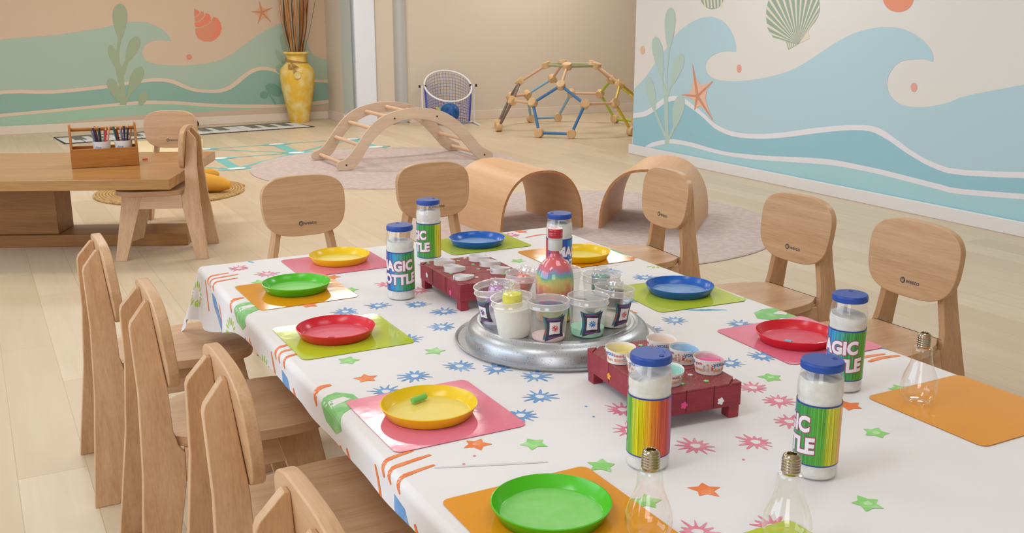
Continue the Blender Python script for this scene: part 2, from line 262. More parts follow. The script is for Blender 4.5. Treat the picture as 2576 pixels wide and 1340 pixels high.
('R', 'shell_cream', 3, [(5.729, 1.231), (5.746, 1.217), (5.867, 1.088)]),
('R', 'shell_cream', 2, [(6.006, 1.107), (5.874, 1.08), (5.965, 1.042)]),
('R', 'shell_cream', 2, [(5.858, 1.09), (5.768, 1.188), (5.75, 1.13)]),
('R', 'shell_green', 3, [(5.995, 1.104), (5.985, 1.102), (5.953, 1.046), (5.962, 1.043)]),
('R', 'shell_green', 3, [(5.969, 1.099), (5.958, 1.097), (5.937, 1.053), (5.945, 1.05)]),
('R', 'shell_green', 3, [(5.942, 1.094), (5.932, 1.092), (5.92, 1.06), (5.929, 1.057)]),
('R', 'shell_green', 3, [(5.916, 1.089), (5.906, 1.087), (5.904, 1.067), (5.912, 1.064)]),
('R', 'shell_green', 3, [(5.89, 1.083), (5.88, 1.081), (5.887, 1.074), (5.896, 1.071)]),
('R', 'shell_green', 2, [(6.75, 1.451), (6.752, 1.427), (6.762, 1.404), (6.778, 1.383), (6.801, 1.366), (6.83, 1.353), (6.862, 1.345), (6.896, 1.343), (6.931, 1.345), (6.966, 1.354), (6.997, 1.367), (7.023, 1.385), (7.044, 1.406), (7.058, 1.43), (7.064, 1.454), (7.062, 1.479), (7.051, 1.503), (7.034, 1.523), (7.01, 1.54), (6.98, 1.553), (6.948, 1.56), (6.913, 1.562), (6.878, 1.559), (6.845, 1.55), (6.815, 1.536), (6.789, 1.519), (6.769, 1.498), (6.756, 1.475)]),
('R', 'shell_cream', 3, [(7.023, 1.43), (7.002, 1.43), (6.976, 1.361), (6.995, 1.356)]),
('R', 'shell_cream', 3, [(6.977, 1.43), (6.955, 1.43), (6.934, 1.357), (6.953, 1.352)]),
('R', 'shell_cream', 3, [(6.93, 1.43), (6.909, 1.429), (6.892, 1.353), (6.911, 1.348)]),
('R', 'shell_cream', 3, [(6.884, 1.429), (6.863, 1.429), (6.851, 1.354), (6.869, 1.349)]),
('R', 'shell_cream', 3, [(6.839, 1.429), (6.818, 1.429), (6.811, 1.358), (6.829, 1.353)]),
('R', 'shell_cream', 3, [(6.793, 1.428), (6.773, 1.428), (6.77, 1.362), (6.788, 1.357)]),
('R', 'coral', 2, [(4.828, 1.412), (4.829, 1.392), (4.836, 1.373), (4.848, 1.356), (4.867, 1.342), (4.89, 1.332), (4.916, 1.325), (4.944, 1.323), (4.973, 1.325), (5.002, 1.331), (5.028, 1.342), (5.051, 1.357), (5.068, 1.374), (5.081, 1.394), (5.086, 1.414), (5.085, 1.435), (5.078, 1.454), (5.064, 1.471), (5.045, 1.485), (5.021, 1.495), (4.994, 1.501), (4.966, 1.503), (4.937, 1.5), (4.909, 1.493), (4.884, 1.482), (4.862, 1.468), (4.845, 1.45), (4.833, 1.432)]),
('R', 'peach', 2, [(7.84, 0.976), (7.84, 0.967), (7.842, 0.959), (7.846, 0.952), (7.852, 0.946), (7.858, 0.941), (7.866, 0.938), (7.873, 0.937), (7.881, 0.937), (7.889, 0.94), (7.896, 0.944), (7.902, 0.95), (7.907, 0.957), (7.91, 0.965), (7.911, 0.973), (7.911, 0.982), (7.909, 0.99), (7.905, 0.997), (7.899, 1.003), (7.893, 1.008), (7.885, 1.011), (7.878, 1.012), (7.87, 1.012), (7.862, 1.009), (7.855, 1.005), (7.849, 0.999), (7.844, 0.992), (7.841, 0.984)]),
('R', 'pinkdot', 2, [(6.489, 0.874), (6.489, 0.867), (6.49, 0.86), (6.493, 0.853), (6.497, 0.848), (6.503, 0.844), (6.509, 0.841), (6.515, 0.84), (6.522, 0.84), (6.528, 0.842), (6.534, 0.846), (6.539, 0.851), (6.543, 0.857), (6.546, 0.864), (6.547, 0.871), (6.547, 0.879), (6.546, 0.886), (6.543, 0.893), (6.538, 0.898), (6.533, 0.902), (6.527, 0.905), (6.521, 0.906), (6.514, 0.906), (6.508, 0.903), (6.502, 0.9), (6.497, 0.895), (6.493, 0.889), (6.49, 0.882)]),
('R', 'pinkdot', 2, [(4.73, 0.838), (4.729, 0.831), (4.731, 0.825), (4.733, 0.819), (4.737, 0.814), (4.741, 0.81), (4.746, 0.808), (4.752, 0.807), (4.758, 0.807), (4.764, 0.809), (4.769, 0.812), (4.774, 0.816), (4.778, 0.822), (4.78, 0.828), (4.782, 0.834), (4.782, 0.841), (4.781, 0.847), (4.778, 0.853), (4.775, 0.858), (4.77, 0.862), (4.765, 0.864), (4.759, 0.865), (4.753, 0.865), (4.747, 0.863), (4.742, 0.86), (4.737, 0.856), (4.734, 0.85), (4.731, 0.844)]),
('R', 'weed_r', 6, [(7.47, 1.359), (7.511, 1.34), (7.526, 1.32), (7.536, 1.3), (7.542, 1.28), (7.545, 1.26), (7.547, 1.239), (7.547, 1.219), (7.546, 1.198), (7.543, 1.178), (7.54, 1.157), (7.536, 1.136), (7.531, 1.116), (7.525, 1.095), (7.519, 1.075), (7.512, 1.054), (7.505, 1.033), (7.496, 1.013), (7.485, 0.992), (7.461, 0.992), (7.449, 1.013), (7.44, 1.033), (7.432, 1.054), (7.425, 1.074), (7.418, 1.095), (7.412, 1.115), (7.407, 1.135), (7.402, 1.156), (7.399, 1.176), (7.396, 1.196), (7.394, 1.216), (7.393, 1.237), (7.394, 1.257), (7.397, 1.277), (7.403, 1.297), (7.412, 1.318), (7.426, 1.338), (7.466, 1.359)]),
('R', 'weed_r', 6, [(7.687, 1.102), (7.72, 1.077), (7.728, 1.056), (7.73, 1.035), (7.729, 1.014), (7.725, 0.994), (7.72, 0.974), (7.713, 0.954), (7.704, 0.934), (7.695, 0.915), (7.684, 0.896), (7.673, 0.876), (7.661, 0.857), (7.648, 0.838), (7.635, 0.82), (7.621, 0.801), (7.606, 0.782), (7.591, 0.764), (7.573, 0.746), (7.549, 0.75), (7.544, 0.771), (7.543, 0.792), (7.542, 0.813), (7.542, 0.833), (7.543, 0.854), (7.544, 0.874), (7.546, 0.894), (7.549, 0.914), (7.552, 0.934), (7.556, 0.954), (7.561, 0.974), (7.568, 0.994), (7.576, 1.013), (7.586, 1.032), (7.599, 1.051), (7.614, 1.069), (7.636, 1.087), (7.682, 1.102)]),
('R', 'weed_r', 6, [(7.287, 0.967), (7.332, 0.957), (7.353, 0.944), (7.368, 0.93), (7.38, 0.915), (7.39, 0.9), (7.398, 0.884), (7.405, 0.869), (7.41, 0.853), (7.414, 0.837), (7.418, 0.821), (7.42, 0.804), (7.422, 0.788), (7.423, 0.771), (7.424, 0.755), (7.424, 0.738), (7.423, 0.721), (7.422, 0.704), (7.417, 0.687), (7.395, 0.685), (7.376, 0.699), (7.361, 0.714), (7.347, 0.729), (7.334, 0.744), (7.321, 0.759), (7.309, 0.774), (7.297, 0.789), (7.286, 0.804), (7.276, 0.819), (7.267, 0.834), (7.259, 0.849), (7.252, 0.864), (7.247, 0.88), (7.243, 0.896), (7.242, 0.912), (7.244, 0.928), (7.252, 0.946), (7.283, 0.966)]),
('R', 'weed_r', 6, [(7.786, 0.738), (7.813, 0.714), (7.818, 0.694), (7.819, 0.675), (7.816, 0.656), (7.811, 0.638), (7.805, 0.62), (7.797, 0.602), (7.788, 0.585), (7.778, 0.568), (7.767, 0.551), (7.756, 0.534), (7.743, 0.517), (7.731, 0.501), (7.717, 0.484), (7.704, 0.468), (7.689, 0.452), (7.674, 0.436), (7.657, 0.421), (7.633, 0.426), (7.63, 0.445), (7.631, 0.464), (7.632, 0.483), (7.634, 0.502), (7.636, 0.52), (7.639, 0.539), (7.642, 0.557), (7.646, 0.575), (7.651, 0.593), (7.656, 0.611), (7.663, 0.628), (7.67, 0.646), (7.679, 0.663), (7.69, 0.68), (7.702, 0.696), (7.718, 0.712), (7.739, 0.728), (7.781, 0.739)]),
('R', 'weed_r', 6, [(7.268, 0.608), (7.314, 0.594), (7.333, 0.578), (7.348, 0.562), (7.358, 0.545), (7.366, 0.529), (7.372, 0.512), (7.376, 0.495), (7.379, 0.478), (7.381, 0.461), (7.381, 0.444), (7.381, 0.427), (7.38, 0.41), (7.379, 0.393), (7.376, 0.375), (7.373, 0.358), (7.37, 0.341), (7.365, 0.324), (7.357, 0.306), (7.334, 0.306), (7.317, 0.322), (7.304, 0.339), (7.291, 0.356), (7.28, 0.372), (7.268, 0.389), (7.258, 0.406), (7.248, 0.422), (7.239, 0.439), (7.231, 0.455), (7.224, 0.472), (7.218, 0.488), (7.213, 0.505), (7.21, 0.521), (7.209, 0.538), (7.211, 0.555), (7.215, 0.572), (7.226, 0.589), (7.263, 0.608)]),
('R', 'weed_r', 6, [(7.484, 1.02), (7.491, 0.865), (7.511, 0.723), (7.529, 0.622), (7.471, 0.624), (7.482, 0.723), (7.472, 0.865), (7.46, 1.02)]),
('R', 'weed_r', 6, [(7.583, 0.759), (7.545, 0.661), (7.527, 0.603), (7.481, 0.613), (7.517, 0.666), (7.56, 0.764)]),
('R', 'weed_r', 6, [(7.409, 0.718), (7.464, 0.643), (7.496, 0.584), (7.45, 0.579), (7.433, 0.638), (7.383, 0.712)]),
('R', 'weed_r', 6, [(7.527, 0.635), (7.518, 0.52), (7.497, 0.349), (7.479, 0.205), (7.48, 0.147), (7.417, 0.153), (7.421, 0.212), (7.44, 0.355), (7.451, 0.527), (7.47, 0.64)]),
('R', 'weed_r', 6, [(7.673, 0.447), (7.583, 0.322), (7.497, 0.214), (7.462, 0.226), (7.547, 0.334), (7.645, 0.456)]),
('R', 'weed_r', 6, [(7.351, 0.338), (7.403, 0.262), (7.447, 0.199), (7.412, 0.193), (7.368, 0.256), (7.321, 0.333)]),
('R', 'star_light', 7, [(7.129, 0.892), (7.07, 0.764), (7.007, 0.717), (6.931, 0.722), (6.831, 0.759), (6.916, 0.677), (6.927, 0.601), (6.885, 0.518), (6.8, 0.415), (6.916, 0.504), (6.986, 0.534), (7.031, 0.524), (7.071, 0.487), (7.067, 0.549), (7.101, 0.582), (7.168, 0.599), (7.272, 0.61), (7.161, 0.629), (7.115, 0.681), (7.11, 0.767)]),
('R', 'star_dark', 8, [(7.016, 0.617), (7.069, 0.755), (7.118, 0.873), (7.126, 0.872), (7.095, 0.751), (7.055, 0.61)]),
('R', 'star_dark', 8, [(7.021, 0.606), (6.922, 0.682), (6.842, 0.748), (6.848, 0.751), (6.941, 0.692), (7.05, 0.621)]),
('R', 'star_dark', 8, [(7.052, 0.606), (6.927, 0.508), (6.82, 0.427), (6.813, 0.43), (6.906, 0.518), (7.019, 0.621)]),
('R', 'star_dark', 8, [(7.055, 0.615), (7.066, 0.551), (7.073, 0.496), (7.064, 0.495), (7.04, 0.549), (7.016, 0.612)]),
('R', 'star_dark', 8, [(7.035, 0.626), (7.152, 0.62), (7.255, 0.613), (7.256, 0.608), (7.153, 0.603), (7.037, 0.601)]),
('L', 'lwave_a', 1, [(-0.153, 0.926), (-0.001, 0.955), (0.217, 0.995), (0.425, 1.029), (0.6, 1.045), (0.762, 1.053), (0.901, 1.061), (1.0, 1.073), (1.074, 1.085), (1.147, 1.097), (1.235, 1.109), (1.323, 1.122), (1.399, 1.134), (1.456, 1.145), (1.502, 1.155), (1.54, 1.165), (1.57, 1.175), (1.593, 1.183), (1.618, 1.191), (1.651, 1.197), (1.686, 1.201), (1.722, 1.205), (1.756, 1.206), (1.79, 1.207), (1.825, 1.205), (1.859, 1.203), (1.893, 1.199), (1.927, 1.192), (1.962, 1.18), (1.996, 1.165), (2.028, 1.148), (2.056, 1.131), (2.081, 1.113), (2.103, 1.094), (2.122, 1.074), (2.138, 1.053), (2.151, 1.033), (2.159, 1.014), (2.164, 0.996), (2.167, 0.983), (2.081, 0.994), (2.049, 0.994), (2.004, 0.993), (1.962, 0.989), (1.931, 0.98), (1.903, 0.967), (1.88, 0.95), (1.862, 0.928), (1.847, 0.902), (1.838, 0.877), (1.834, 0.854), (1.836, 0.831), (1.842, 0.81), (1.854, 0.79), (1.869, 0.771), (1.89, 0.755), (1.915, 0.743), (1.945, 0.734), (1.98, 0.726), (2.02, 0.719), (2.064, 0.714), (2.111, 0.709), (2.163, 0.706), (2.217, 0.703), (2.272, 0.702), (2.326, 0.703), (2.38, 0.704), (2.436, 0.708), (2.497, 0.714), (2.559, 0.721), (2.617, 0.731), (2.668, 0.744), (2.715, 0.759), (2.76, 0.777), (2.805, 0.797), (2.848, 0.819), (2.891, 0.844), (2.935, 0.874), (2.98, 0.907), (3.026, 0.939), (3.074, 0.972), (3.124, 1.004), (3.175, 1.035), (3.224, 1.065), (3.273, 1.092), (3.324, 1.118), (3.379, 1.142), (3.434, 1.163), (3.489, 1.18), (3.542, 1.193), (3.593, 1.202), (3.637, 1.2), (3.672, 1.186), (3.699, 1.161), (3.723, 1.129), (3.742, 1.088), (3.758, 1.038), (3.775, 0.986), (3.795, 0.926), (3.817, 0.862), (3.842, 0.812), (3.873, 0.782), (3.908, 0.766), (3.946, 0.752), (3.992, 0.737), (4.041, 0.725), (4.075, 0.717), (4.05, 0.173), (-0.271, -0.05)]),
('L', 'lfoam', 3, [(-0.216, 0.404), (-0.064, 0.428), (0.156, 0.461), (0.364, 0.484), (0.525, 0.483), (0.674, 0.472), (0.84, 0.467), (1.06, 0.478), (1.301, 0.496), (1.48, 0.511), (1.539, 0.517), (1.532, 0.519), (1.545, 0.522), (1.619, 0.532), (1.714, 0.543), (1.794, 0.552), (1.839, 0.558), (1.868, 0.563), (1.9, 0.565), (1.943, 0.567), (1.989, 0.567), (2.033, 0.564), (2.074, 0.559), (2.114, 0.551), (2.152, 0.541), (2.187, 0.527), (2.222, 0.51), (2.256, 0.492), (2.291, 0.474), (2.326, 0.455), (2.361, 0.44), (2.397, 0.431), (2.433, 0.425), (2.47, 0.42), (2.506, 0.415), (2.543, 0.411), (2.58, 0.409), (2.617, 0.409), (2.655, 0.411), (2.693, 0.417), (2.731, 0.427), (2.77, 0.441), (2.809, 0.46), (2.849, 0.487), (2.89, 0.519), (2.929, 0.548), (2.965, 0.573), (2.999, 0.596), (3.033, 0.616), (3.067, 0.633), (3.101, 0.648), (3.137, 0.658), (3.175, 0.664), (3.214, 0.666), (3.253, 0.664), (3.293, 0.657), (3.332, 0.646), (3.369, 0.633), (3.399, 0.616), (3.427, 0.596), (3.469, 0.575), (3.533, 0.553), (3.611, 0.529), (3.69, 0.511), (3.769, 0.5), (3.848, 0.494), (3.918, 0.489), (3.978, 0.485), (4.029, 0.483), (4.064, 0.482), (4.063, 0.445), (4.028, 0.447), (3.976, 0.451), (3.916, 0.455), (3.846, 0.459), (3.767, 0.464), (3.688, 0.474), (3.609, 0.493), (3.531, 0.517), (3.467, 0.539), (3.425, 0.56), (3.397, 0.579), (3.367, 0.595), (3.329, 0.608), (3.289, 0.618), (3.251, 0.624), (3.216, 0.625), (3.182, 0.623), (3.149, 0.616), (3.114, 0.604), (3.08, 0.589), (3.045, 0.57), (3.01, 0.546), (2.974, 0.518), (2.939, 0.491), (2.905, 0.466), (2.87, 0.442), (2.835, 0.421), (2.797, 0.403), (2.757, 0.389), (2.718, 0.378), (2.68, 0.373), (2.643, 0.372), (2.606, 0.373), (2.569, 0.374), (2.532, 0.376), (2.495, 0.38), (2.454, 0.385), (2.413, 0.391), (2.372, 0.401), (2.331, 0.414), (2.291, 0.43), (2.252, 0.447), (2.217, 0.464), (2.182, 0.481), (2.148, 0.496), (2.114, 0.507), (2.08, 0.516), (2.043, 0.523), (2.0, 0.526), (1.955, 0.527), (1.91, 0.527), (1.873, 0.525), (1.836, 0.522), (1.791, 0.517), (1.728, 0.51), (1.657, 0.502), (1.594, 0.494), (1.569, 0.488), (1.553, 0.482), (1.476, 0.474), (1.293, 0.458), (1.055, 0.439), (0.836, 0.428), (0.67, 0.433), (0.521, 0.445), (0.36, 0.446), (0.151, 0.423), (-0.068, 0.39), (-0.221, 0.367)]),
('L', 'lwave_b', 2, [(-0.221, 0.367), (-0.068, 0.39), (0.151, 0.423), (0.36, 0.446), (0.521, 0.445), (0.67, 0.433), (0.836, 0.428), (1.055, 0.439), (1.293, 0.458), (1.476, 0.474), (1.553, 0.482), (1.569, 0.488), (1.594, 0.494), (1.657, 0.502), (1.728, 0.51), (1.791, 0.517), (1.836, 0.522), (1.873, 0.525), (1.91, 0.527), (1.955, 0.527), (2.0, 0.526), (2.043, 0.523), (2.08, 0.516), (2.114, 0.507), (2.148, 0.496), (2.182, 0.481), (2.217, 0.464), (2.252, 0.447), (2.291, 0.43), (2.331, 0.414), (2.372, 0.401), (2.413, 0.391), (2.454, 0.385), (2.495, 0.38), (2.532, 0.376), (2.569, 0.374), (2.606, 0.373), (2.643, 0.372), (2.68, 0.373), (2.718, 0.378), (2.757, 0.389), (2.797, 0.403), (2.835, 0.421), (2.87, 0.442), (2.905, 0.466), (2.939, 0.491), (2.974, 0.518), (3.01, 0.546), (3.045, 0.57), (3.08, 0.589), (3.114, 0.604), (3.149, 0.616), (3.182, 0.623), (3.216, 0.625), (3.251, 0.624), (3.289, 0.618), (3.329, 0.608), (3.367, 0.595), (3.397, 0.579), (3.425, 0.56), (3.467, 0.539), (3.531, 0.517), (3.609, 0.493), (3.688, 0.474), (3.767, 0.464), (3.846, 0.459), (3.916, 0.455), (3.976, 0.451), (4.028, 0.447), (4.063, 0.445), (4.05, 0.173), (-0.271, -0.05)]),
('L', 'lfoam', 5, [(-0.241, 0.203), (0.042, 0.217), (0.45, 0.238), (0.818, 0.257), (1.077, 0.272), (1.286, 0.284), (1.46, 0.294), (1.594, 0.302), (1.69, 0.307), (1.773, 0.311), (1.848, 0.311), (1.909, 0.309), (1.972, 0.305), (2.042, 0.301), (2.114, 0.296), (2.186, 0.29), (2.257, 0.282), (2.328, 0.273), (2.403, 0.264), (2.482, 0.256), (2.565, 0.247), (2.652, 0.24), (2.744, 0.233), (2.839, 0.226), (2.936, 0.22), (3.034, 0.216), (3.134, 0.212), (3.226, 0.208), (3.299, 0.205), (3.365, 0.202), (3.448, 0.202), (3.568, 0.206), (3.706, 0.213), (3.828, 0.22), (3.923, 0.226), (4.0, 0.232), (4.053, 0.236), (4.051, 0.196), (3.998, 0.19), (3.921, 0.182), (3.825, 0.175), (3.704, 0.171), (3.566, 0.167), (3.446, 0.165), (3.363, 0.165), (3.297, 0.166), (3.223, 0.168), (3.131, 0.17), (3.032, 0.173), (2.933, 0.178), (2.837, 0.184), (2.741, 0.192), (2.649, 0.2), (2.563, 0.208), (2.48, 0.216), (2.4, 0.225), (2.325, 0.234), (2.254, 0.244), (2.183, 0.252), (2.111, 0.258), (2.039, 0.263), (1.968, 0.267), (1.906, 0.27), (1.844, 0.272), (1.77, 0.273), (1.687, 0.271), (1.591, 0.267), (1.457, 0.26), (1.283, 0.251), (1.074, 0.239), (0.815, 0.224), (0.446, 0.204), (0.038, 0.181), (-0.245, 0.165)]),
('L', 'lwave_c', 4, [(-0.245, 0.165), (0.038, 0.181), (0.446, 0.204), (0.815, 0.224), (1.074, 0.239), (1.283, 0.251), (1.457, 0.26), (1.591, 0.267), (1.687, 0.271), (1.77, 0.273), (1.844, 0.272), (1.906, 0.27), (1.968, 0.267), (2.039, 0.263), (2.111, 0.258), (2.183, 0.252), (2.254, 0.244), (2.325, 0.234), (2.4, 0.225), (2.48, 0.216), (2.563, 0.208), (2.649, 0.2), (2.741, 0.192), (2.837, 0.184), (2.933, 0.178), (3.032, 0.173), (3.131, 0.17), (3.223, 0.168), (3.297, 0.166), (3.363, 0.165), (3.446, 0.165), (3.566, 0.167), (3.704, 0.171), (3.825, 0.175), (3.921, 0.182), (3.998, 0.19), (4.051, 0.196), (4.05, 0.179), (3.825, 0.164), (3.446, 0.162), (3.223, 0.162), (2.788, 0.158), (2.367, 0.153), (1.959, 0.148), (1.446, 0.141), (0.802, 0.099), (-0.258, 0.064)]),
('L', 'lbase', 6, [(-0.258, 0.064), (0.802, 0.099), (1.446, 0.141), (1.959, 0.148), (2.367, 0.153), (2.788, 0.158), (3.223, 0.162), (3.446, 0.162), (3.825, 0.164), (4.05, 0.179), (4.041, -0.021), (-0.287, -0.178)]),
('L', 'coral2', 2, [(2.451, 1.125), (2.452, 1.057), (2.479, 1.009), (2.539, 0.977), (2.607, 0.973), (2.678, 1.0), (2.731, 1.054), (2.756, 1.123), (2.747, 1.191), (2.716, 1.239), (2.669, 1.26), (2.653, 1.232), (2.637, 1.199), (2.579, 1.158), (2.523, 1.135)]),
('L', 'coral3', 3, [(2.669, 1.26), (2.716, 1.239), (2.747, 1.191), (2.756, 1.123), (2.731, 1.054), (2.678, 1.0), (2.614, 0.973), (2.66, 1.041), (2.687, 1.123), (2.685, 1.191)]),
('L', 'coral3', 2, [(2.448, 1.193), (2.453, 1.145), (2.503, 1.138), (2.58, 1.168), (2.635, 1.205), (2.641, 1.246), (2.623, 1.287), (2.583, 1.303), (2.573, 1.267), (2.544, 1.233), (2.494, 1.203)]),
('L', 'coral2', 2, [(2.453, 1.254), (2.451, 1.206), (2.487, 1.209), (2.537, 1.24), (2.567, 1.273), (2.563, 1.314), (2.53, 1.321), (2.518, 1.294), (2.492, 1.267)]),
('L', 'coral3', 2, [(2.452, 1.314), (2.451, 1.26), (2.485, 1.274), (2.515, 1.301), (2.51, 1.325), (2.49, 1.33)]),
('L', 'coral2', 2, [(2.455, 1.352), (2.455, 1.317), (2.49, 1.333)]),
('L', 'lstar', 2, [(3.222, 1.452), (3.242, 1.384), (3.274, 1.356), (3.32, 1.354), (3.386, 1.366), (3.324, 1.33), (3.308, 1.292), (3.323, 1.246), (3.36, 1.185), (3.301, 1.236), (3.259, 1.243), (3.224, 1.217), (3.186, 1.165), (3.207, 1.235), (3.198, 1.275), (3.165, 1.299), (3.11, 1.318), (3.175, 1.321), (3.207, 1.345), (3.219, 1.388)]),
('L', 'lstar_d', 3, [(3.258, 1.309), (3.241, 1.381), (3.227, 1.442), (3.221, 1.441), (3.227, 1.378), (3.235, 1.304)]),
('L', 'lstar_d', 3, [(3.25, 1.296), (3.318, 1.33), (3.377, 1.36), (3.375, 1.365), (3.313, 1.343), (3.242, 1.317)]),
('L', 'lstar_d', 3, [(3.237, 1.299), (3.298, 1.241), (3.35, 1.192), (3.354, 1.195), (3.309, 1.251), (3.255, 1.314)]),
('L', 'lstar_d', 3, [(3.236, 1.31), (3.209, 1.238), (3.187, 1.176), (3.193, 1.174), (3.223, 1.233), (3.257, 1.303)]),
('L', 'lstar_d', 3, [(3.248, 1.318), (3.179, 1.319), (3.12, 1.32), (3.119, 1.314), (3.177, 1.305), (3.245, 1.295)]),
('L', 'coral2', 2, [(2.387, 0.799), (2.386, 0.792), (2.383, 0.785), (2.379, 0.779), (2.373, 0.774), (2.367, 0.771), (2.36, 0.768), (2.353, 0.768), (2.347, 0.769), (2.34, 0.771), (2.334, 0.775), (2.33, 0.78), (2.327, 0.786), (2.325, 0.793), (2.325, 0.8), (2.326, 0.807), (2.329, 0.813), (2.333, 0.819), (2.338, 0.824), (2.344, 0.828), (2.351, 0.83), (2.358, 0.831), (2.365, 0.83), (2.372, 0.827), (2.377, 0.823), (2.382, 0.818), (2.385, 0.812), (2.387, 0.806)]),
('L', 'lweed', 6, [(1.639, 1.406), (1.596, 1.384), (1.579, 1.362), (1.568, 1.34), (1.56, 1.318), (1.555, 1.297), (1.552, 1.275), (1.55, 1.253), (1.55, 1.232), (1.551, 1.21), (1.553, 1.188), (1.556, 1.167), (1.559, 1.145), (1.563, 1.123), (1.568, 1.101), (1.573, 1.079), (1.579, 1.057), (1.586, 1.035), (1.596, 1.014), (1.621, 1.013), (1.635, 1.035), (1.645, 1.057), (1.655, 1.079), (1.664, 1.101), (1.672, 1.123), (1.68, 1.145), (1.687, 1.167), (1.693, 1.189), (1.698, 1.211), (1.703, 1.233), (1.706, 1.255), (1.708, 1.276), (1.708, 1.298), (1.707, 1.32), (1.702, 1.342), (1.695, 1.363), (1.681, 1.385), (1.641, 1.406)]),
('L', 'lweed', 6, [(1.803, 1.041), (1.766, 1.039), (1.747, 1.029), (1.732, 1.017), (1.72, 1.003), (1.709, 0.989), (1.7, 0.974), (1.692, 0.958), (1.685, 0.943), (1.678, 0.926), (1.672, 0.91), (1.667, 0.893), (1.662, 0.875), (1.658, 0.858), (1.654, 0.84), (1.651, 0.822), (1.648, 0.804), (1.645, 0.786), (1.645, 0.766), (1.668, 0.755), (1.684, 0.766), (1.698, 0.779), (1.711, 0.792), (1.724, 0.805), (1.737, 0.818), (1.749, 0.832), (1.76, 0.846), (1.772, 0.86), (1.782, 0.874), (1.792, 0.889), (1.801, 0.904), (1.809, 0.92), (1.817, 0.936), (1.822, 0.953), (1.826, 0.97), (1.828, 0.989), (1.825, 1.01), (1.805, 1.04)]),
('L', 'lweed', 6, [(1.812, 0.701), (1.772, 0.7), (1.752, 0.689), (1.736, 0.676), (1.723, 0.662), (1.711, 0.646), (1.701, 0.63), (1.692, 0.613), (1.684, 0.596), (1.677, 0.578), (1.67, 0.56), (1.664, 0.541), (1.659, 0.523), (1.654, 0.504), (1.65, 0.484), (1.646, 0.465), (1.642, 0.445), (1.639, 0.425), (1.639, 0.403), (1.661, 0.391), (1.679, 0.403), (1.694, 0.417), (1.709, 0.431), (1.723, 0.445), (1.737, 0.459), (1.75, 0.474), (1.763, 0.489), (1.775, 0.504), (1.787, 0.519), (1.798, 0.535), (1.808, 0.552), (1.817, 0.569), (1.825, 0.586), (1.832, 0.604), (1.836, 0.623), (1.839, 0.644), (1.836, 0.667), (1.815, 0.7)]),
('L', 'lweed', 6, [(1.837, 0.421), (1.809, 0.423), (1.796, 0.418), (1.786, 0.412), (1.778, 0.405), (1.772, 0.397), (1.766, 0.388), (1.761, 0.379), (1.757, 0.37), (1.754, 0.36), (1.751, 0.35), (1.749, 0.34), (1.747, 0.329), (1.745, 0.319), (1.744, 0.308), (1.743, 0.297), (1.742, 0.286), (1.742, 0.275), (1.744, 0.263), (1.767, 0.251), (1.778, 0.257), (1.787, 0.264), (1.796, 0.271), (1.804, 0.278), (1.812, 0.285), (1.819, 0.293), (1.827, 0.301), (1.833, 0.309), (1.84, 0.317), (1.845, 0.325), (1.851, 0.334), (1.855, 0.343), (1.859, 0.353), (1.861, 0.363), (1.862, 0.374), (1.861, 0.386), (1.857, 0.399), (1.839, 0.42)]),
('L', 'lweed', 6, [(1.493, 0.949), (1.475, 0.93), (1.469, 0.915), (1.466, 0.9), (1.465, 0.886), (1.466, 0.872), (1.467, 0.859), (1.469, 0.846), (1.472, 0.832), (1.475, 0.819), (1.479, 0.806), (1.483, 0.794), (1.488, 0.781), (1.493, 0.768), (1.498, 0.756), (1.503, 0.743), (1.509, 0.731), (1.516, 0.719), (1.524, 0.707), (1.549, 0.713), (1.552, 0.728), (1.554, 0.743), (1.555, 0.757), (1.556, 0.771), (1.557, 0.785), (1.557, 0.799), (1.557, 0.813), (1.557, 0.827), (1.556, 0.841), (1.555, 0.854), (1.553, 0.868), (1.55, 0.881), (1.547, 0.894), (1.543, 0.907), (1.537, 0.919), (1.53, 0.931), (1.519, 0.942), (1.496, 0.95)]),
('L', 'lweed', 6, [(1.447, 0.579), (1.425, 0.552), (1.42, 0.533), (1.419, 0.516), (1.42, 0.5), (1.422, 0.485), (1.426, 0.47), (1.431, 0.456), (1.437, 0.442), (1.444, 0.428), (1.451, 0.415), (1.459, 0.402), (1.467, 0.389), (1.476, 0.376), (1.485, 0.363), (1.494, 0.351), (1.504, 0.338), (1.515, 0.326), (1.528, 0.315), (1.552, 0.326), (1.554, 0.343), (1.555, 0.36), (1.554, 0.377), (1.554, 0.393), (1.552, 0.41), (1.551, 0.426), (1.549, 0.441), (1.547, 0.457), (1.544, 0.472), (1.54, 0.487), (1.536, 0.502), (1.531, 0.516), (1.524, 0.53), (1.517, 0.544), (1.508, 0.556), (1.496, 0.568), (1.481, 0.577), (1.449, 0.58)]),
('L', 'lweed', 6, [(1.589, 1.03), (1.559, 0.883), (1.526, 0.738), (1.577, 0.734), (1.584, 0.88), (1.623, 1.024)]),
('L', 'lweed', 6, [(1.661, 0.793), (1.603, 0.719), (1.565, 0.639), (1.621, 0.617), (1.649, 0.697), (1.683, 0.781)]),
('L', 'lweed', 6, [(1.527, 0.728), (1.532, 0.648), (1.546, 0.518), (1.547, 0.385), (1.539, 0.272), (1.604, 0.271), (1.609, 0.388), (1.608, 0.524), (1.608, 0.663), (1.577, 0.744)]),
('L', 'lweed', 6, [(1.649, 0.43), (1.602, 0.339), (1.572, 0.287), (1.603, 0.268), (1.634, 0.322), (1.677, 0.417)]),
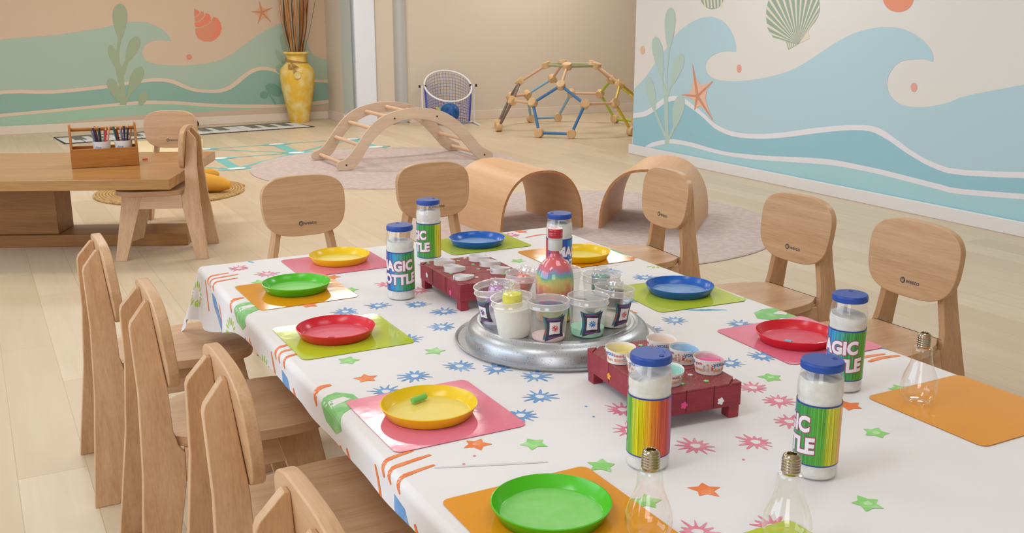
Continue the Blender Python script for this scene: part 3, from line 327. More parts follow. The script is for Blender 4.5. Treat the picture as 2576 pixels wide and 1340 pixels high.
('L', 'lweed2', 6, [(3.484, 1.067), (3.464, 1.052), (3.458, 1.037), (3.454, 1.023), (3.451, 1.009), (3.45, 0.995), (3.45, 0.981), (3.451, 0.967), (3.453, 0.954), (3.455, 0.94), (3.457, 0.926), (3.46, 0.913), (3.464, 0.899), (3.467, 0.886), (3.471, 0.872), (3.475, 0.858), (3.48, 0.845), (3.485, 0.831), (3.492, 0.818), (3.503, 0.819), (3.509, 0.833), (3.512, 0.847), (3.516, 0.862), (3.518, 0.876), (3.521, 0.89), (3.523, 0.904), (3.525, 0.918), (3.527, 0.932), (3.528, 0.946), (3.529, 0.96), (3.529, 0.974), (3.528, 0.988), (3.527, 1.002), (3.524, 1.015), (3.521, 1.029), (3.515, 1.042), (3.507, 1.055), (3.487, 1.067)]),
('L', 'lweed2', 6, [(3.388, 0.865), (3.379, 0.849), (3.378, 0.836), (3.379, 0.825), (3.382, 0.814), (3.386, 0.804), (3.39, 0.794), (3.395, 0.784), (3.4, 0.775), (3.405, 0.765), (3.411, 0.756), (3.418, 0.747), (3.424, 0.738), (3.431, 0.729), (3.438, 0.721), (3.446, 0.712), (3.453, 0.704), (3.461, 0.695), (3.47, 0.687), (3.481, 0.693), (3.48, 0.704), (3.479, 0.716), (3.477, 0.727), (3.474, 0.738), (3.472, 0.749), (3.469, 0.76), (3.466, 0.77), (3.463, 0.781), (3.46, 0.791), (3.456, 0.801), (3.451, 0.811), (3.447, 0.821), (3.441, 0.831), (3.435, 0.84), (3.429, 0.849), (3.42, 0.857), (3.41, 0.864), (3.391, 0.867)]),
('L', 'lweed2', 6, [(3.397, 0.68), (3.38, 0.663), (3.375, 0.652), (3.374, 0.643), (3.375, 0.634), (3.376, 0.626), (3.379, 0.618), (3.383, 0.611), (3.387, 0.604), (3.392, 0.597), (3.397, 0.59), (3.403, 0.584), (3.409, 0.578), (3.416, 0.572), (3.422, 0.566), (3.43, 0.56), (3.437, 0.554), (3.445, 0.549), (3.455, 0.544), (3.465, 0.549), (3.468, 0.559), (3.469, 0.569), (3.47, 0.578), (3.47, 0.587), (3.47, 0.596), (3.47, 0.605), (3.469, 0.614), (3.468, 0.622), (3.466, 0.631), (3.464, 0.639), (3.462, 0.647), (3.458, 0.654), (3.454, 0.661), (3.449, 0.668), (3.443, 0.674), (3.435, 0.679), (3.424, 0.683), (3.399, 0.681)]),
('L', 'ldark', 6, [(3.232, 0.439), (3.285, 0.463), (3.359, 0.456), (3.415, 0.411), (3.438, 0.345), (3.408, 0.295), (3.335, 0.308), (3.264, 0.351), (3.237, 0.395)]),
('L', 'ldark', 6, [(3.267, 0.322), (3.265, 0.312), (3.26, 0.302), (3.253, 0.294), (3.245, 0.287), (3.234, 0.282), (3.223, 0.279), (3.211, 0.278), (3.199, 0.28), (3.188, 0.284), (3.179, 0.29), (3.171, 0.297), (3.165, 0.306), (3.162, 0.316), (3.161, 0.326), (3.163, 0.336), (3.168, 0.346), (3.174, 0.354), (3.183, 0.361), (3.194, 0.367), (3.205, 0.37), (3.217, 0.37), (3.228, 0.369), (3.239, 0.365), (3.249, 0.359), (3.257, 0.351), (3.263, 0.342), (3.266, 0.333)]),
('L', 'ldark', 6, [(3.256, 0.347), (3.302, 0.272), (3.341, 0.197), (3.362, 0.208), (3.32, 0.282), (3.271, 0.356)])]
# ================================================================== STRUCTURE
T = .59     # top of the main table
wallw = mat('wall_paint_beige', '#d9cbb9', .85, bump=(60,.03,.01))
skirt = mat('skirting_white', '#e6e4e6', .45)
# floor: pale oak planks running along Y
fm = bpy.data.materials.new('oak_floor'); fm.use_nodes = True; nt = fm.node_tree; b = nt.nodes['Principled BSDF']
b.inputs['Roughness'].default_value = .38; b.inputs['Specular IOR Level'].default_value = .35
tc = nt.nodes.new('ShaderNodeTexCoord'); mp = nt.nodes.new('ShaderNodeMapping'); mp.inputs['Rotation'].default_value = (0,0,rad(90))
br = nt.nodes.new('ShaderNodeTexBrick'); br.offset = .37; br.inputs['Scale'].default_value = 1
br.inputs['Brick Width'].default_value = 1.3; br.inputs['Row Height'].default_value = .19; br.inputs['Mortar Size'].default_value = .0012
br.inputs['Color1'].default_value = hx('#dccab0'); br.inputs['Color2'].default_value = hx('#cdb99c'); br.inputs['Mortar'].default_value = hx('#b7a286'); br.inputs['Bias'].default_value = -.1
mp2 = nt.nodes.new('ShaderNodeMapping'); mp2.inputs['Scale'].default_value = (14,1.1,1)
ns = nt.nodes.new('ShaderNodeTexNoise'); ns.inputs['Scale'].default_value = 1.6; ns.inputs['Detail'].default_value = 6; ns.inputs['Distortion'].default_value = .5
mr = nt.nodes.new('ShaderNodeMapRange'); mr.inputs[1].default_value = .3; mr.inputs[2].default_value = .75; mr.inputs[3].default_value = .0; mr.inputs[4].default_value = .5
mx = nt.nodes.new('ShaderNodeMix'); mx.data_type = 'RGBA'; mx.inputs[7].default_value = hx('#c8b292')
for a, c in ((tc.outputs['Object'], mp.inputs[0]), (mp.outputs[0], br.inputs[0]), (tc.outputs['Object'], mp2.inputs[0]), (mp2.outputs[0], ns.inputs[0]),
             (ns.outputs['Fac'], mr.inputs[0]), (mr.outputs[0], mx.inputs[0]), (br.outputs['Color'], mx.inputs[6]), (mx.outputs[2], b.inputs['Base Color'])): nt.links.new(a, c)
struct('floor', MB().box((-3.6,-1.6,-.1),(9.2,12.6,0)), fm)
struct('ceiling', MB().box((-3.6,-1.6,2.9),(9.2,12.6,3.0)), mat('ceiling_white','#efece6',.9))
# mural walls
MC = dict(wave_a='#b4d2de', wave_b='#97c6d6', wave_c='#a9d4dc', foam='#e6e5ec', shell_green='#98ac9c', shell_cream='#ded8c4', coral='#e6967a', peach='#e2b9a0', pinkdot='#e3a79c',
          weed_r='#b6cdc6', star_light='#e9bda8', star_dark='#cf9379', lwave_a='#adc0af', lfoam='#e0c8b2', lwave_b='#8fb3a6', lwave_c='#a4c4ab', lbase='#cdb59e',
          coral2='#dc8f70', coral3='#e8866a', lstar='#dda680', lstar_d='#c98a62', lweed='#a3b092', lweed2='#a0b59c', ldark='#749f90')
mn = list(MC); mm = [mat('mural_'+k.rstrip('0123456789')+str(i), MC[k], .8) for i, k in enumerate(mn)]
Rw = MB(); Lw = MB()
Rw.box((5.576,-1.6,0),(5.71,8.0,2.9), 0); Lw.box((-3.6,12.496,0),(4.04,12.6,2.9), 0)
rb = mat('mural_ground_cool', '#e0deda', .8); lb = mat('mural_ground_warm', '#d6bda4', .8)
def clip(poly, lim, axis, keep_less):
    out = []; n = len(poly)
    for i in range(n):
        a, c = poly[i], poly[(i+1)%n]; ia = (a[axis] < lim) == keep_less; ic = (c[axis] < lim) == keep_less
        if ia: out.append(a)
        if ia != ic:
            t = (lim-a[axis])/(c[axis]-a[axis]); out.append(tuple(p+(q-p)*t for p,q in zip(a,c)))
    return out
for idx_, (w, c, layer, pts) in enumerate(MURAL):
    mi = mn.index(c)+1
    pts = clip(pts, .03, 1, False)
    if w == 'R': pts = clip(pts, 7.998, 0, True)
    else: pts = clip(pts, 4.03, 0, True)
    if len(pts) < 3: continue
    if w == 'R': Rw.flat(pts, 0, mi, fn=lambda a, b_, L=layer+idx_*.02: (5.575-L*.0003, a, b_))
    else: Lw.flat(pts, 0, mi, fn=lambda a, b_, L=layer+idx_*.02: (a, 12.495-L*.0004, b_))
struct('wall_right', Rw, [rb]+mm, smooth=0); struct('wall_left', Lw, [lb]+mm, smooth=0)
struct('baseboard_right', MB().box((5.545,-1.6,0),(5.567,8.02,.09)), skirt, bevel=.004)
struct('baseboard_left', MB().box((-3.6,12.468,0),(4.03,12.4885,.095)), mat('skirting_warm','#e2d2c2',.5), bevel=.003)
# alcove side wall, pillar, back wall
struct('wall_side', MB().box((4.03,11.9005,0),(4.12,12.6,2.9)), wallw)
struct('baseboard_side', MB().box((4.008,11.86,0),(4.0298,12.466,.11)), mat('skirting_warm','#e2d2c2',.5), bevel=.003)
d = struct('door_1', MB().box((4.018,11.46,.14),(4.0295,11.88,2.6)), mat('door_grey_green','#c3cdc8',.4))
struct('frame', MB().box((4.006,11.45,.12),(4.0175,11.475,2.6)), mat('door_edge_grey','#8f9a9a',.4), d)
struct('trim_1', MB().box((4.032,11.41,0),(4.279,11.9,2.9)), mat('pillar_lit_white','#e8ebf4',.5), bevel=.01)  # pillar's left side, window light put into its bluish white
struct('wall_pillar', MB().box((4.2805,11.44,0),(4.52,12.0,2.9)), wallw, bevel=.01)
struct('wall_back', MB().box((4.72,11.5,0),(9.2,11.62,2.9)), wallw, bevel=.02)
struct('trim_2', MB().box((4.5205,11.56,0),(4.7195,11.9,2.9)), mat('recess_grey','#cdd0ce',.7))
struct('baseboard_back', MB().box((4.72,11.478,0),(9.2,11.4995,.11)), mat('skirting_warm','#e2d2c2',.5), bevel=.003)
struct('wall_far_right', MB().box((9.1,8.0,0),(9.2,11.5,2.9)), wallw)
struct('wall_behind', MB().box((-3.6,-1.7,0),(9.2,-1.6,2.9)), wallw)

# ================================================================== FLOOR THINGS
rugm = mat('rug_wool', '#cdbdb8', .95, var=(25,'#c0aea8',.35,.65), bump=(400,.4,.003))
def disc(name, c, r, h, m, edge=.01, n=96):
    return MB().lathe([(0.0001,0),(r-edge*.3,0),(r,h*.4),(r-edge,h),(r-edge*1.4,h*.93),(.0001,h*.93)], n).build(name, m, loc=(*c,0))
o = disc('round_rug', (3.22,8.33), 1.2, .009, rugm); tag(o, 'large round pinkish grey rug under the wooden climbing arch', 'rug')
o = disc('round_rug', (3.45,5.40), 1.2, .009, rugm); tag(o, 'large round pinkish grey rug under the two bent plywood tunnels', 'rug')
# braided jute rug
jm = mat('jute', '#dbb57c', .9, var=(45,'#b08a52',.35,.7), bump=(220,.9,.006))
mb = MB(); R = .56; pts = []
for i in range(int(R/.022*28)):
    a = 2*pi*i/28; r_ = R-.011-.022*a/(2*pi)
    if r_ < .02: break
    pts.append((r_*cos(a), r_*sin(a), .009+.0015*sin(i*2.3)))
mb.tube(pts, .0108, 6); mb.lathe([(.0001,.002),(R-.02,.002),(R-.02,.006),(.0001,.006)], 48)
tag(mb.build('jute_rug', jm, loc=(1.27,7.85,0)), 'small round braided jute rug beyond the wooden craft table', 'rug')
# yellow plush cushion with arms, lying on the jute rug
ym = mat('plush_yellow', '#e2a63c', .8, bump=(90,.3,.004))
mb = MB()
def arm(p0, p1, r0, r1, k=8, sag=.0):
    P = []; rr = []
    for i in range(k+1):
        t = i/k; P.append(tuple(a+(b_-a)*t for a,b_ in zip(p0,p1))); rr.append((r0+(r1-r0)*t)*(1 if i < k else .55))
    d_ = [b_-a for a,b_ in zip(P[-2],P[-1])]; P.append(tuple(a+b_*.12 for a,b_ in zip(P[-1],d_))); rr.append(.004)
    return P, rr
for p1, r1 in (((.43,-.22,.058),.048),((.47,.40,.052),.040),((-.28,.3,.052),.04),((-.3,-.18,.05),.04)):
    P, rr = arm((0,0,.11), p1, .11, r1); mb.tube(P, rr, 16)
mb.lathe([(.0001,-.09),(.08,-.06),(.125,0),(.08,.08),(.0001,.10)], 20, M=M4((0,0,.11)))
tag(mb.build('plush_cushion', ym, loc=(1.22,7.78,.013)), 'yellow plush cushion with tapering arms lying on the braided jute rug', 'cushion')
# teal floor sticker: star of lines with white ovals
tm = mat('sticker_teal', '#72bcbc', .6); tw = mat('sticker_white', '#f1f0f2', .6)
mb = MB(); G = {}
for i, x in enumerate((1.20,1.99,2.74,3.56)):
    for j, y in enumerate((8.85,9.55,10.27)): G[i,j] = (x, y+.05*(x-2.7))
def strip(a, c, w, z):
    d_ = Vector((c[0]-a[0],c[1]-a[1])).normalized(); n_ = Vector((-d_.y,d_.x))*w/2
    mb.flat([(a[0]+n_.x,a[1]+n_.y),(a[0]-n_.x,a[1]-n_.y),(c[0]-n_.x,c[1]-n_.y),(c[0]+n_.x,c[1]+n_.y)][::-1], z, 0)
E_ = [((1,0),(1,1),.10),((2,1),(2,2),.11),((1,2),(2,2),.03),((1,2),(2,1),.035),((1,1),(2,1),.035),((1,0),(2,1),.05),((2,1),(3,2),.05),((2,2),(3,2),.03),
      ((2,1),(3,1),.03),((3,1),(3,2),.10),((0,1),(1,2),.03),((0,1),(1,0),.03),((1,0),(2,0),.05),((2,0),(2,1),.11),((2,1),(3,0),.04),((2,0),(3,1),.04)]
for k, (a, c, w) in enumerate(E_): strip(G[a], G[c], w, .0011+.00004*k)
for k, key in enumerate([(1,0),(1,1),(1,2),(2,1),(2,2),(3,1),(3,2),(0,1),(2,0)]):
    x, y = G[key]; mb.flat([(x+.16*cos(t*pi/14), y+.075*sin(t*pi/14)) for t in range(28)], .0022, 0)
    mb.flat([(x+.08*cos(t*pi/14), y+.05*sin(t*pi/14)) for t in range(28)], .003, 1)
tag(mb.build('floor_sticker', [tm, tw], smooth=0), 'teal floor sticker of crossing lines joining white ovals by the round rug', 'floor sticker')
# piano mat
pw_ = mat('mat_white', '#dcdad6', .7); pk = mat('mat_black', '#33322f', .7); pg = mat('mat_dark_grey', '#5a5953', .8, var=(60,'#8a887f',.4,.6))
mb = MB()
L_, W_ = 2.7, .62
mb.prism([(0,0),(L_+.06,0),(L_,W_),(.02,W_+.02)], .0, .008, 1)
nk = 14
for i in range(nk):
    x0 = .02+i*(L_/nk); mb.prism([(x0,.015),(x0+L_/nk-.012,.015),(x0+L_/nk-.012,.50),(x0,.50)], .008, .011, 0)
    if i % 7 not in (2,6): mb.prism([(x0+.13,.20),(x0+.25,.20),(x0+.25,.50),(x0+.13,.50)], .011, .0125, 2)
mb.prism([(.02,.515),(L_-.0,.515),(L_-.01,.60),(.03,.60)], .008, .011, 2)
o = mb.build('piano_mat', [pw_, pk, pg], loc=(.82,11.30,0)); o.rotation_euler = (0,0,rad(6.5))
tag(o, 'black and white piano key floor mat in front of the mural wall', 'mat')
# black cable / bag lying behind the piano mat
mb = MB().tube(spline([(2.02,12.30,.02),(2.12,12.33,.045),(2.25,12.31,.045),(2.37,12.28,.03)],5), [.015]+[.035]*14+[.01], 10)
tag(mb.build('black_bag', mat('black_cloth','#2b2a2c',.8)), 'small black bag lying behind the piano mat at the wall', 'bag')
# cream play board on the floor behind the craft table
tag(MB().box((-.5,-.5,0),(.5,.5,.012)).build('floor_board', mat('board_cream','#efdcb2',.6), bevel=.003), 'cream flat board lying on the floor behind the craft table', 'board')
o = bpy.data.objects['floor_board']; o.location = (1.52,10.55,0); o.scale = (1.05,1.1,1); o.rotation_euler = (0,0,rad(-12))

# ---------------------------------------------------------- vase
vm = mat('vase_glaze', '#e9bb3a', .6, var=(9,'#f0de9c',.42,.72), bump=(80,.4,.004))
vs_ = empty('floor_vase', (3.57,12.25,0), 0, 'tall yellow mottled floor vase standing in the mural corner', 'vase')
prof = [(.0001,0),(.112,0),(.118,.012),(.132,.10),(.165,.26),(.195,.42),(.208,.54),(.207,.60),(.200,.635),(.165,.68),(.128,.715),(.117,.745),(.120,.80),(.135,.818),(.157,.826),(.160,.838),(.155,.848),(.12,.846),(.108,.83),(.105,.76),(.1,.70),(.0001,.66)]
MB().lathe(prof, 48).build('body', vm, vs_)
rp = mat('twine', '#b08a50', .9)
mb = MB()
for k in range(3): mb.tube([(.128*cos(t*pi/12),.128*sin(t*pi/12),.722+.009*k-.02*sin(t*pi/12+2)) for t in range(24)], .006, 6, loop=True)
for k in range(7): mb.tube(spline([(-.09-.004*k,-.125,.72),(-.1+.012*k,-.17,.67),(-.10+.015*k,-.205,.60)],4), .004, 5)
mb.tube([(-.13,-.13,.70),(-.14,-.16,.66),(-.10,-.17,.66)], .014, 6)
mb.build('twine', rp, vs_)
mb = MB().lathe([(.0001,-.006),(.036,-.006),(.042,0),(.036,.007),(.028,.004),(.0001,.004)], 24, M=M4((-.055,-.212,.575), rx=rad(90)))
tag(mb.build('medallion', mat('medallion_cream','#e9d692',.6), vs_), 'cream round medallion')
sm = [mat('reed_%d'%k, c, .7) for k, c in enumerate(('#b9793a','#a86a30','#8a5526','#c58c50','#4b3426','#6f6a45'))]
rs_ = random.Random(5); reed_cols = {0:'orange brown',1:'reddish brown',2:'dark brown',3:'light tan',4:'blackish',5:'green grey'}
for i in range(36):
    a = rs_.uniform(0,2*pi); q = rs_.uniform(.2,1)**.5; sx, sy = .085*q*cos(a), .085*q*sin(a)
    sp = rs_.uniform(1.9,2.9); ex, ey = sx*sp+rs_.uniform(-.03,.03), min(sy*sp+rs_.uniform(-.03,.03), .17)
    h = rs_.uniform(1.65,1.95); k = rs_.choice((0,0,1,1,2,3,3,4)) if i else 5
    if i == 0: ex, ey, sx = .36, -.05, .09
    wv = rs_.uniform(-.02,.02)
    P = spline([(sx*.6,sy*.6,.67),(sx,sy,.86),((sx*1.6+ex*.4)*.72+wv,(sy*1.6+ey*.4)*.7,1.2),(ex,ey,h)],4)
    r0 = rs_.choice((.004,.005,.007,.009)) if i else .004
    o = MB().tube(P, [r0*(1-.35*t/len(P)) for t in range(len(P))], 6).build('dried_reed', sm[k], loc=(3.57,12.25,0))
    tag(o, '%s dried reed stem standing in the yellow floor vase' % reed_cols[k], 'dried reed', 'dried reeds in the yellow vase')

# ---------------------------------------------------------- climbing arch
am = wood('arch_ply', '#dcc3ab', '#cbb097', 'x', .55, .7)
ar = empty('climbing_arch', (3.43,8.22,.0085), 0, 'curved plywood climbing arch with round rungs on the grey rug', 'climbing frame')
outer = [(-.735,.03),(-.72,.075),(-.66,.095),(-.60,.145),(-.53,.235),(-.45,.335),(-.35,.42),(-.22,.475),(-.03,.503),(.16,.487),(.30,.44),(.44,.345),(.55,.225),(.63,.135),(.70,.09),(.74,.07),(.755,.035),(.735,.008),(.69,.0),(.63,.005),(.56,.055),(.46,.17),(.35,.28),(.2,.365),(.02,.405),(-.13,.395),(-.27,.345),(-.38,.26),(-.47,.15),(-.53,.06),(-.60,.008),(-.66,.0),(-.71,.006)]
prof = spline(outer, 3, True)
rr = [(-.65,.047),(-.50,.20),(-.365,.33),(-.20,.42),(-.0,.455),(.20,.42),(.37,.33),(.53,.18),(.665,.05)]
for k, y0 in enumerate((-.01,.70)):
    sp_ = MB().prism(prof, y0, y0+.02, fn=lambda a, b_, h: (a, h, b_)).build('side_panel', am, ar, bevel=.003)
    if k == 0:
        mb = MB()
        for x, z in (rr[0],rr[3],rr[5],rr[8]): mb.lathe([(.0001,0),(.007,0),(.007,.003),(.0001,.003)], 12, M=M4((x,-.0125,z), rx=rad(90)))
        tag(mb.build('screw', mat('screw_black','#1d1c1b',.5), sp_), 'black screw heads')
rm = wood('rung_beech', '#e6c3a3', '#d8b08a', 'y', .5)
for x, z in rr: MB().tube([(x,.009,z),(x,.701,z)], .017, 14).build('rung', rm, ar)

# ---------------------------------------------------------- plywood tunnels
pm = wood('tunnel_ply', '#dcb086', '#cf9e72', 'y', .45, .8); pe = wood('tunnel_edge', '#c58d5c', '#a87043', 'y', .5, 2)
def tunnel(loc, rz, w, h, L, label):
    r_ = .02; N = 28
    def arc(dw):  # arch outline
        out = []
        for i in range(N+1):
            t = pi*i/N; c, s_ = cos(t), sin(t)
            out.append((w/2+(w/2-dw)*math.copysign(abs(c)**.84, -c), (h-dw)*s_**.84))
        return out
    A, B = arc(0), arc(.016); mb = MB()
    for u0, u1 in ((0,L),):
        vs = [(x,0,z) for x,z in A]+[(x,L,z) for x,z in A]+[(x,0,z) for x,z in B]+[(x,L,z) for x,z in B]
        n = N+1; fs = []; ms = []
        for i in range(N):
            fs += [(i,i+1,n+i+1,n+i),(2*n+i,3*n+i,3*n+i+1,2*n+i+1),(i,2*n+i,2*n+i+1,i+1),(n+i,n+i+1,3*n+i+1,3*n+i)]; ms += [0,0,1,1]
        fs += [(0,n,3*n,2*n),(N,2*n+N,3*n+N,n+N)]; ms += [1,1]
        k = len(mb.f); mb.add(vs, fs); mb.m[k:] = ms
    o = mb.build('plywood_tunnel', [pm, pe], loc=loc, smooth=50); o.rotation_euler = (0,0,rz)
    return tag(o, label, 'tunnel')
tunnel((2.72,5.25,.0085), rad(3.3), .61, .385, .65, 'bent plywood tunnel, left of the two on the grey rug, open end facing the table')
tunnel((3.40,5.22,.0085), rad(-45.8), .60, .385, .66, 'bent plywood tunnel, right of the two on the grey rug, turned towards the mural wall')

# ---------------------------------------------------------- dome climber
DC = (6.119, 9.994); DA = .3567; DR = .4923
ph = (1+5**.5)/2; V = set()
import itertools
for s3 in itertools.product((1,-1), repeat=3):
    for t3 in ((0,1,3*ph),(1,2+ph,2*ph),(ph,2,2*ph+1)):
        v = tuple(a*s_ for a,s_ in zip(t3,s3))
        for k in range(3): V.add(tuple(round(q,6)/2+0.0 for q in (v[k:]+v[:k])))
zz = Vector((0,1,ph)).normalized(); xx = Vector((1,0,0)); yy = zz.cross(xx)
N_ = []
for v in V:
    v = Vector(v); p = Vector((v.dot(xx), v.dot(yy), v.dot(zz)))
    if p.z > .2: N_.append(p)
zmin = min(p.z for p in N_)
N_ = [Vector((cos(DR)*p.x-sin(DR)*p.y, sin(DR)*p.x+cos(DR)*p.y, p.z-zmin))*DA for p in N_]
N_.sort(key=lambda p: (round(p.z,3), atan2(p.y,p.x)))
dm = empty('dome_climber', (DC[0],DC[1],0), 0, 'wooden dome climbing frame of round joints and coloured rods near the back wall', 'climbing frame')
nw = wood('joint_pine', '#e3bf8f', '#cfa673', 'z', .5); rodc = {'g':'#a3a27a','n':'#d9b08c','db':'#3f77ad','lb':'#8db3c8','br':'#7b6a62','ye':'#cdb02c','li':'#a9bb33'}
dn = {'g':'olive','n':'natural wood','db':'dark blue','lb':'light blue','br':'brown','ye':'yellow','li':'lime green'}
RM = {k: mat('rod_'+k, c, .45) for k, c in rodc.items()}
ctr = Vector((0,0,-zmin*DA)); ZO = .0505
pentz = {}
for i, p in enumerate(N_):
    p2 = p+Vector((0,0,ZO)); d_ = (p-ctr).normalized()
    if p.z < .01*1: d_ = Vector((d_.x,d_.y,0)).normalized()
    Mx = Matrix.Translation(p2) @ d_.to_track_quat('Z','Y').to_matrix().to_4x4()
    MB().lathe([(.0001,-.034),(.046,-.034),(.050,-.029),(.050,.029),(.046,.034),(.0001,.034)], 20, M=Mx).build('joint', nw, dm)
edges = [(i,j) for i in range(len(N_)) for j in range(i) if abs((N_[i]-N_[j]).length-DA) < .02]
zt = max(p.z for p in N_)
def pent(i):   # which pentagon a node is in: None for the top one
    if N_[i].z > zt-.01: return 'top'
    a = atan2(N_[i].y, N_[i].x); k = round((a-PA)/(2*pi/5)) % 5; return k
apex = [p for p in N_ if abs(p.z-(1.802-.425)*DA) < .02]; PA = atan2(apex[0].y, apex[0].x)
# colour each lower pentagon by world bearing of its centre
def pcol(k):
    a = PA+k*2*pi/5; wx, wy = cos(a), sin(a)
    best = min((( -.38,-.92,'db'),(.05,1.,'lb'),(-1,.25,'br'),(.8,-.6,'ye'),(.95,.35,'li')), key=lambda q: (q[0]-wx)**2+(q[1]-wy)**2); return best[2]
for i, j in edges:
    a, c = N_[i], N_[j]; pi_, pj = pent(i), pent(j)
    if pi_ == pj: col = 'g' if pi_ == 'top' else pcol(pi_)
    else: col = 'n'
    d_ = (c-a).normalized()
    o = MB().tube([tuple(a+d_*.03+Vector((0,0,ZO))), tuple(c-d_*.03+Vector((0,0,ZO)))], .0165, 10).build('rod', RM[col], dm)
    tag(o, dn[col]+' rod')

# ---------------------------------------------------------- net goal with balls
gm = mat('pvc_white', '#e9e9ec', .4); kb = mat('knob_black', '#1c1c1e', .5); nb = mat('net_blue', '#4656b8', .8)
gz = rad(-13); g = empty('ball_net', (5.09,11.17,0), gz, 'blue ball net hanging from a tilted white hoop by the back wall', 'ball net')
R_ = .283; tl = rad(36); hz = .455
hoop = lambda t, r_=R_: (r_*cos(t), -r_*sin(t)*cos(tl)*-1, hz+r_*sin(t)*sin(tl))
MB().tube([hoop(2*pi*i/48) for i in range(48)], .011, 10, loop=True).build('hoop', gm, g)
mb = MB()
for sx in (-1,1):
    mb.tube([(sx*.315,0,.012),(sx*.315,0,hz+.01)], .010, 8); mb.tube([(sx*.315,-.30,.012),(sx*.315,.1,.012)], .012, 8)
mb.tube([(-.315,.06,.012),(.315,.06,.012)], .011, 8)
mb.build('stand', gm, g)
for sx in (-1,1): MB().lathe([(.0001,-.012),(.016,-.01),(.018,0),(.016,.01),(.0001,.012)], 14, M=M4((sx*.345,0,hz), ry=rad(90))).build('knob', kb, g); MB().lathe([(.0001,-.012),(.016,-.01),(.018,0),(.016,.01),(.0001,.012)], 14, M=M4((sx*.275,-.0,hz), ry=rad(90))).build('knob', kb, g)
# the net: bag from hoop to floor
nn, ml = 46, 16; mb = MB(); vs = []
for j in range(ml+1):
    t = j/ml
    for i in range(nn):
        a = 2*pi*i/nn; hx_, hy_, hz_ = hoop(a)
        r1 = .255; bx, by = r1*cos(a), .14*sin(a)-.0
        q = t**.8; x = hx_*(1-q)+bx*q; y = hy_*(1-q)+by*q; z = hz_*(1-t)+.02*t
        vs.append((x, min(y,.25), z))
fs = [(j*nn+i, j*nn+(i+1)%nn, (j+1)*nn+(i+1)%nn, (j+1)*nn+i) for j in range(ml) for i in range(nn)]
mb.add(vs, fs); no = mb.build('net', nb, g, smooth=0)
wf = no.modifiers.new('strands','WIREFRAME'); wf.thickness = .0034; wf.use_replace = True
MB().tube([( -.258,0,.03),(-.27,0,.25),(-.283,0,.44)], .010, 6).tube([(.258,0,.03),(.275,0,.25),(.283,0,.44)], .010, 6).build('net_cord', nb, g)
def gpt(x, y, z): return (5.09+cos(gz)*x-sin(gz)*y, 11.17+sin(gz)*x+cos(gz)*y, z)
def sphere(r_, n=24, k=14): return MB().lathe([(max(r_*sin(pi*i/k),.0001), -r_*cos(pi*i/k)) for i in range(k+1)], n)
bm_ = mat('ball_blue', '#1779b8', .5, var=(22,'#0c4c86',.45,.6), bump=(160,.8,.004))
tag(sphere(.117).build('ball', bm_, loc=gpt(.01,-.035,.139)), 'large blue textured ball lying in the net', 'ball')
mcm = bpy.data.materials.new('ball_rainbow'); mcm.use_nodes = True; nt = mcm.node_tree; b = nt.nodes['Principled BSDF']; b.inputs['Roughness'].default_value = .5
tc = nt.nodes.new('ShaderNodeTexCoord'); sp = nt.nodes.new('ShaderNodeSeparateXYZ'); cr = nt.nodes.new('ShaderNodeValToRGB'); mr = nt.nodes.new('ShaderNodeMapRange'); mr.inputs[1].default_value = -.09; mr.inputs[2].default_value = .09
nt.links.new(tc.outputs['Object'], sp.inputs[0]); nt.links.new(sp.outputs[0], mr.inputs[0]); nt.links.new(mr.outputs[0], cr.inputs[0]); nt.links.new(cr.outputs[0], b.inputs['Base Color'])
el = cr.color_ramp.elements; el[0].color = hx('#d6246e'); el[1].color = hx('#3f9a52')
for p_, c in ((.25,'#ef7a28'),(.5,'#d8cf30'),(.75,'#8ccc3c')): e = el.new(p_); e.color = hx(c)
pk2 = mat('ball_patch_navy', '#1c2556', .5)
mb = sphere(.08)
for d3 in ((-.55,-.6,.58),(.62,-.75,.05),(0,-.2,-1),(.3,.5,.8)):
    d_ = Vector(d3).normalized(); Mx = Matrix.Translation(d_*.0778) @ d_.to_track_quat('Z','Y').to_matrix().to_4x4()
    mb.lathe([(.0001,.004),(.02,.003),(.031,-.002)], 5, 1, M=Mx)
tag(mb.build('ball', [mcm, pk2], loc=gpt(-.135,.085,.125)), 'rainbow coloured ball with navy patches lying in the net', 'ball')
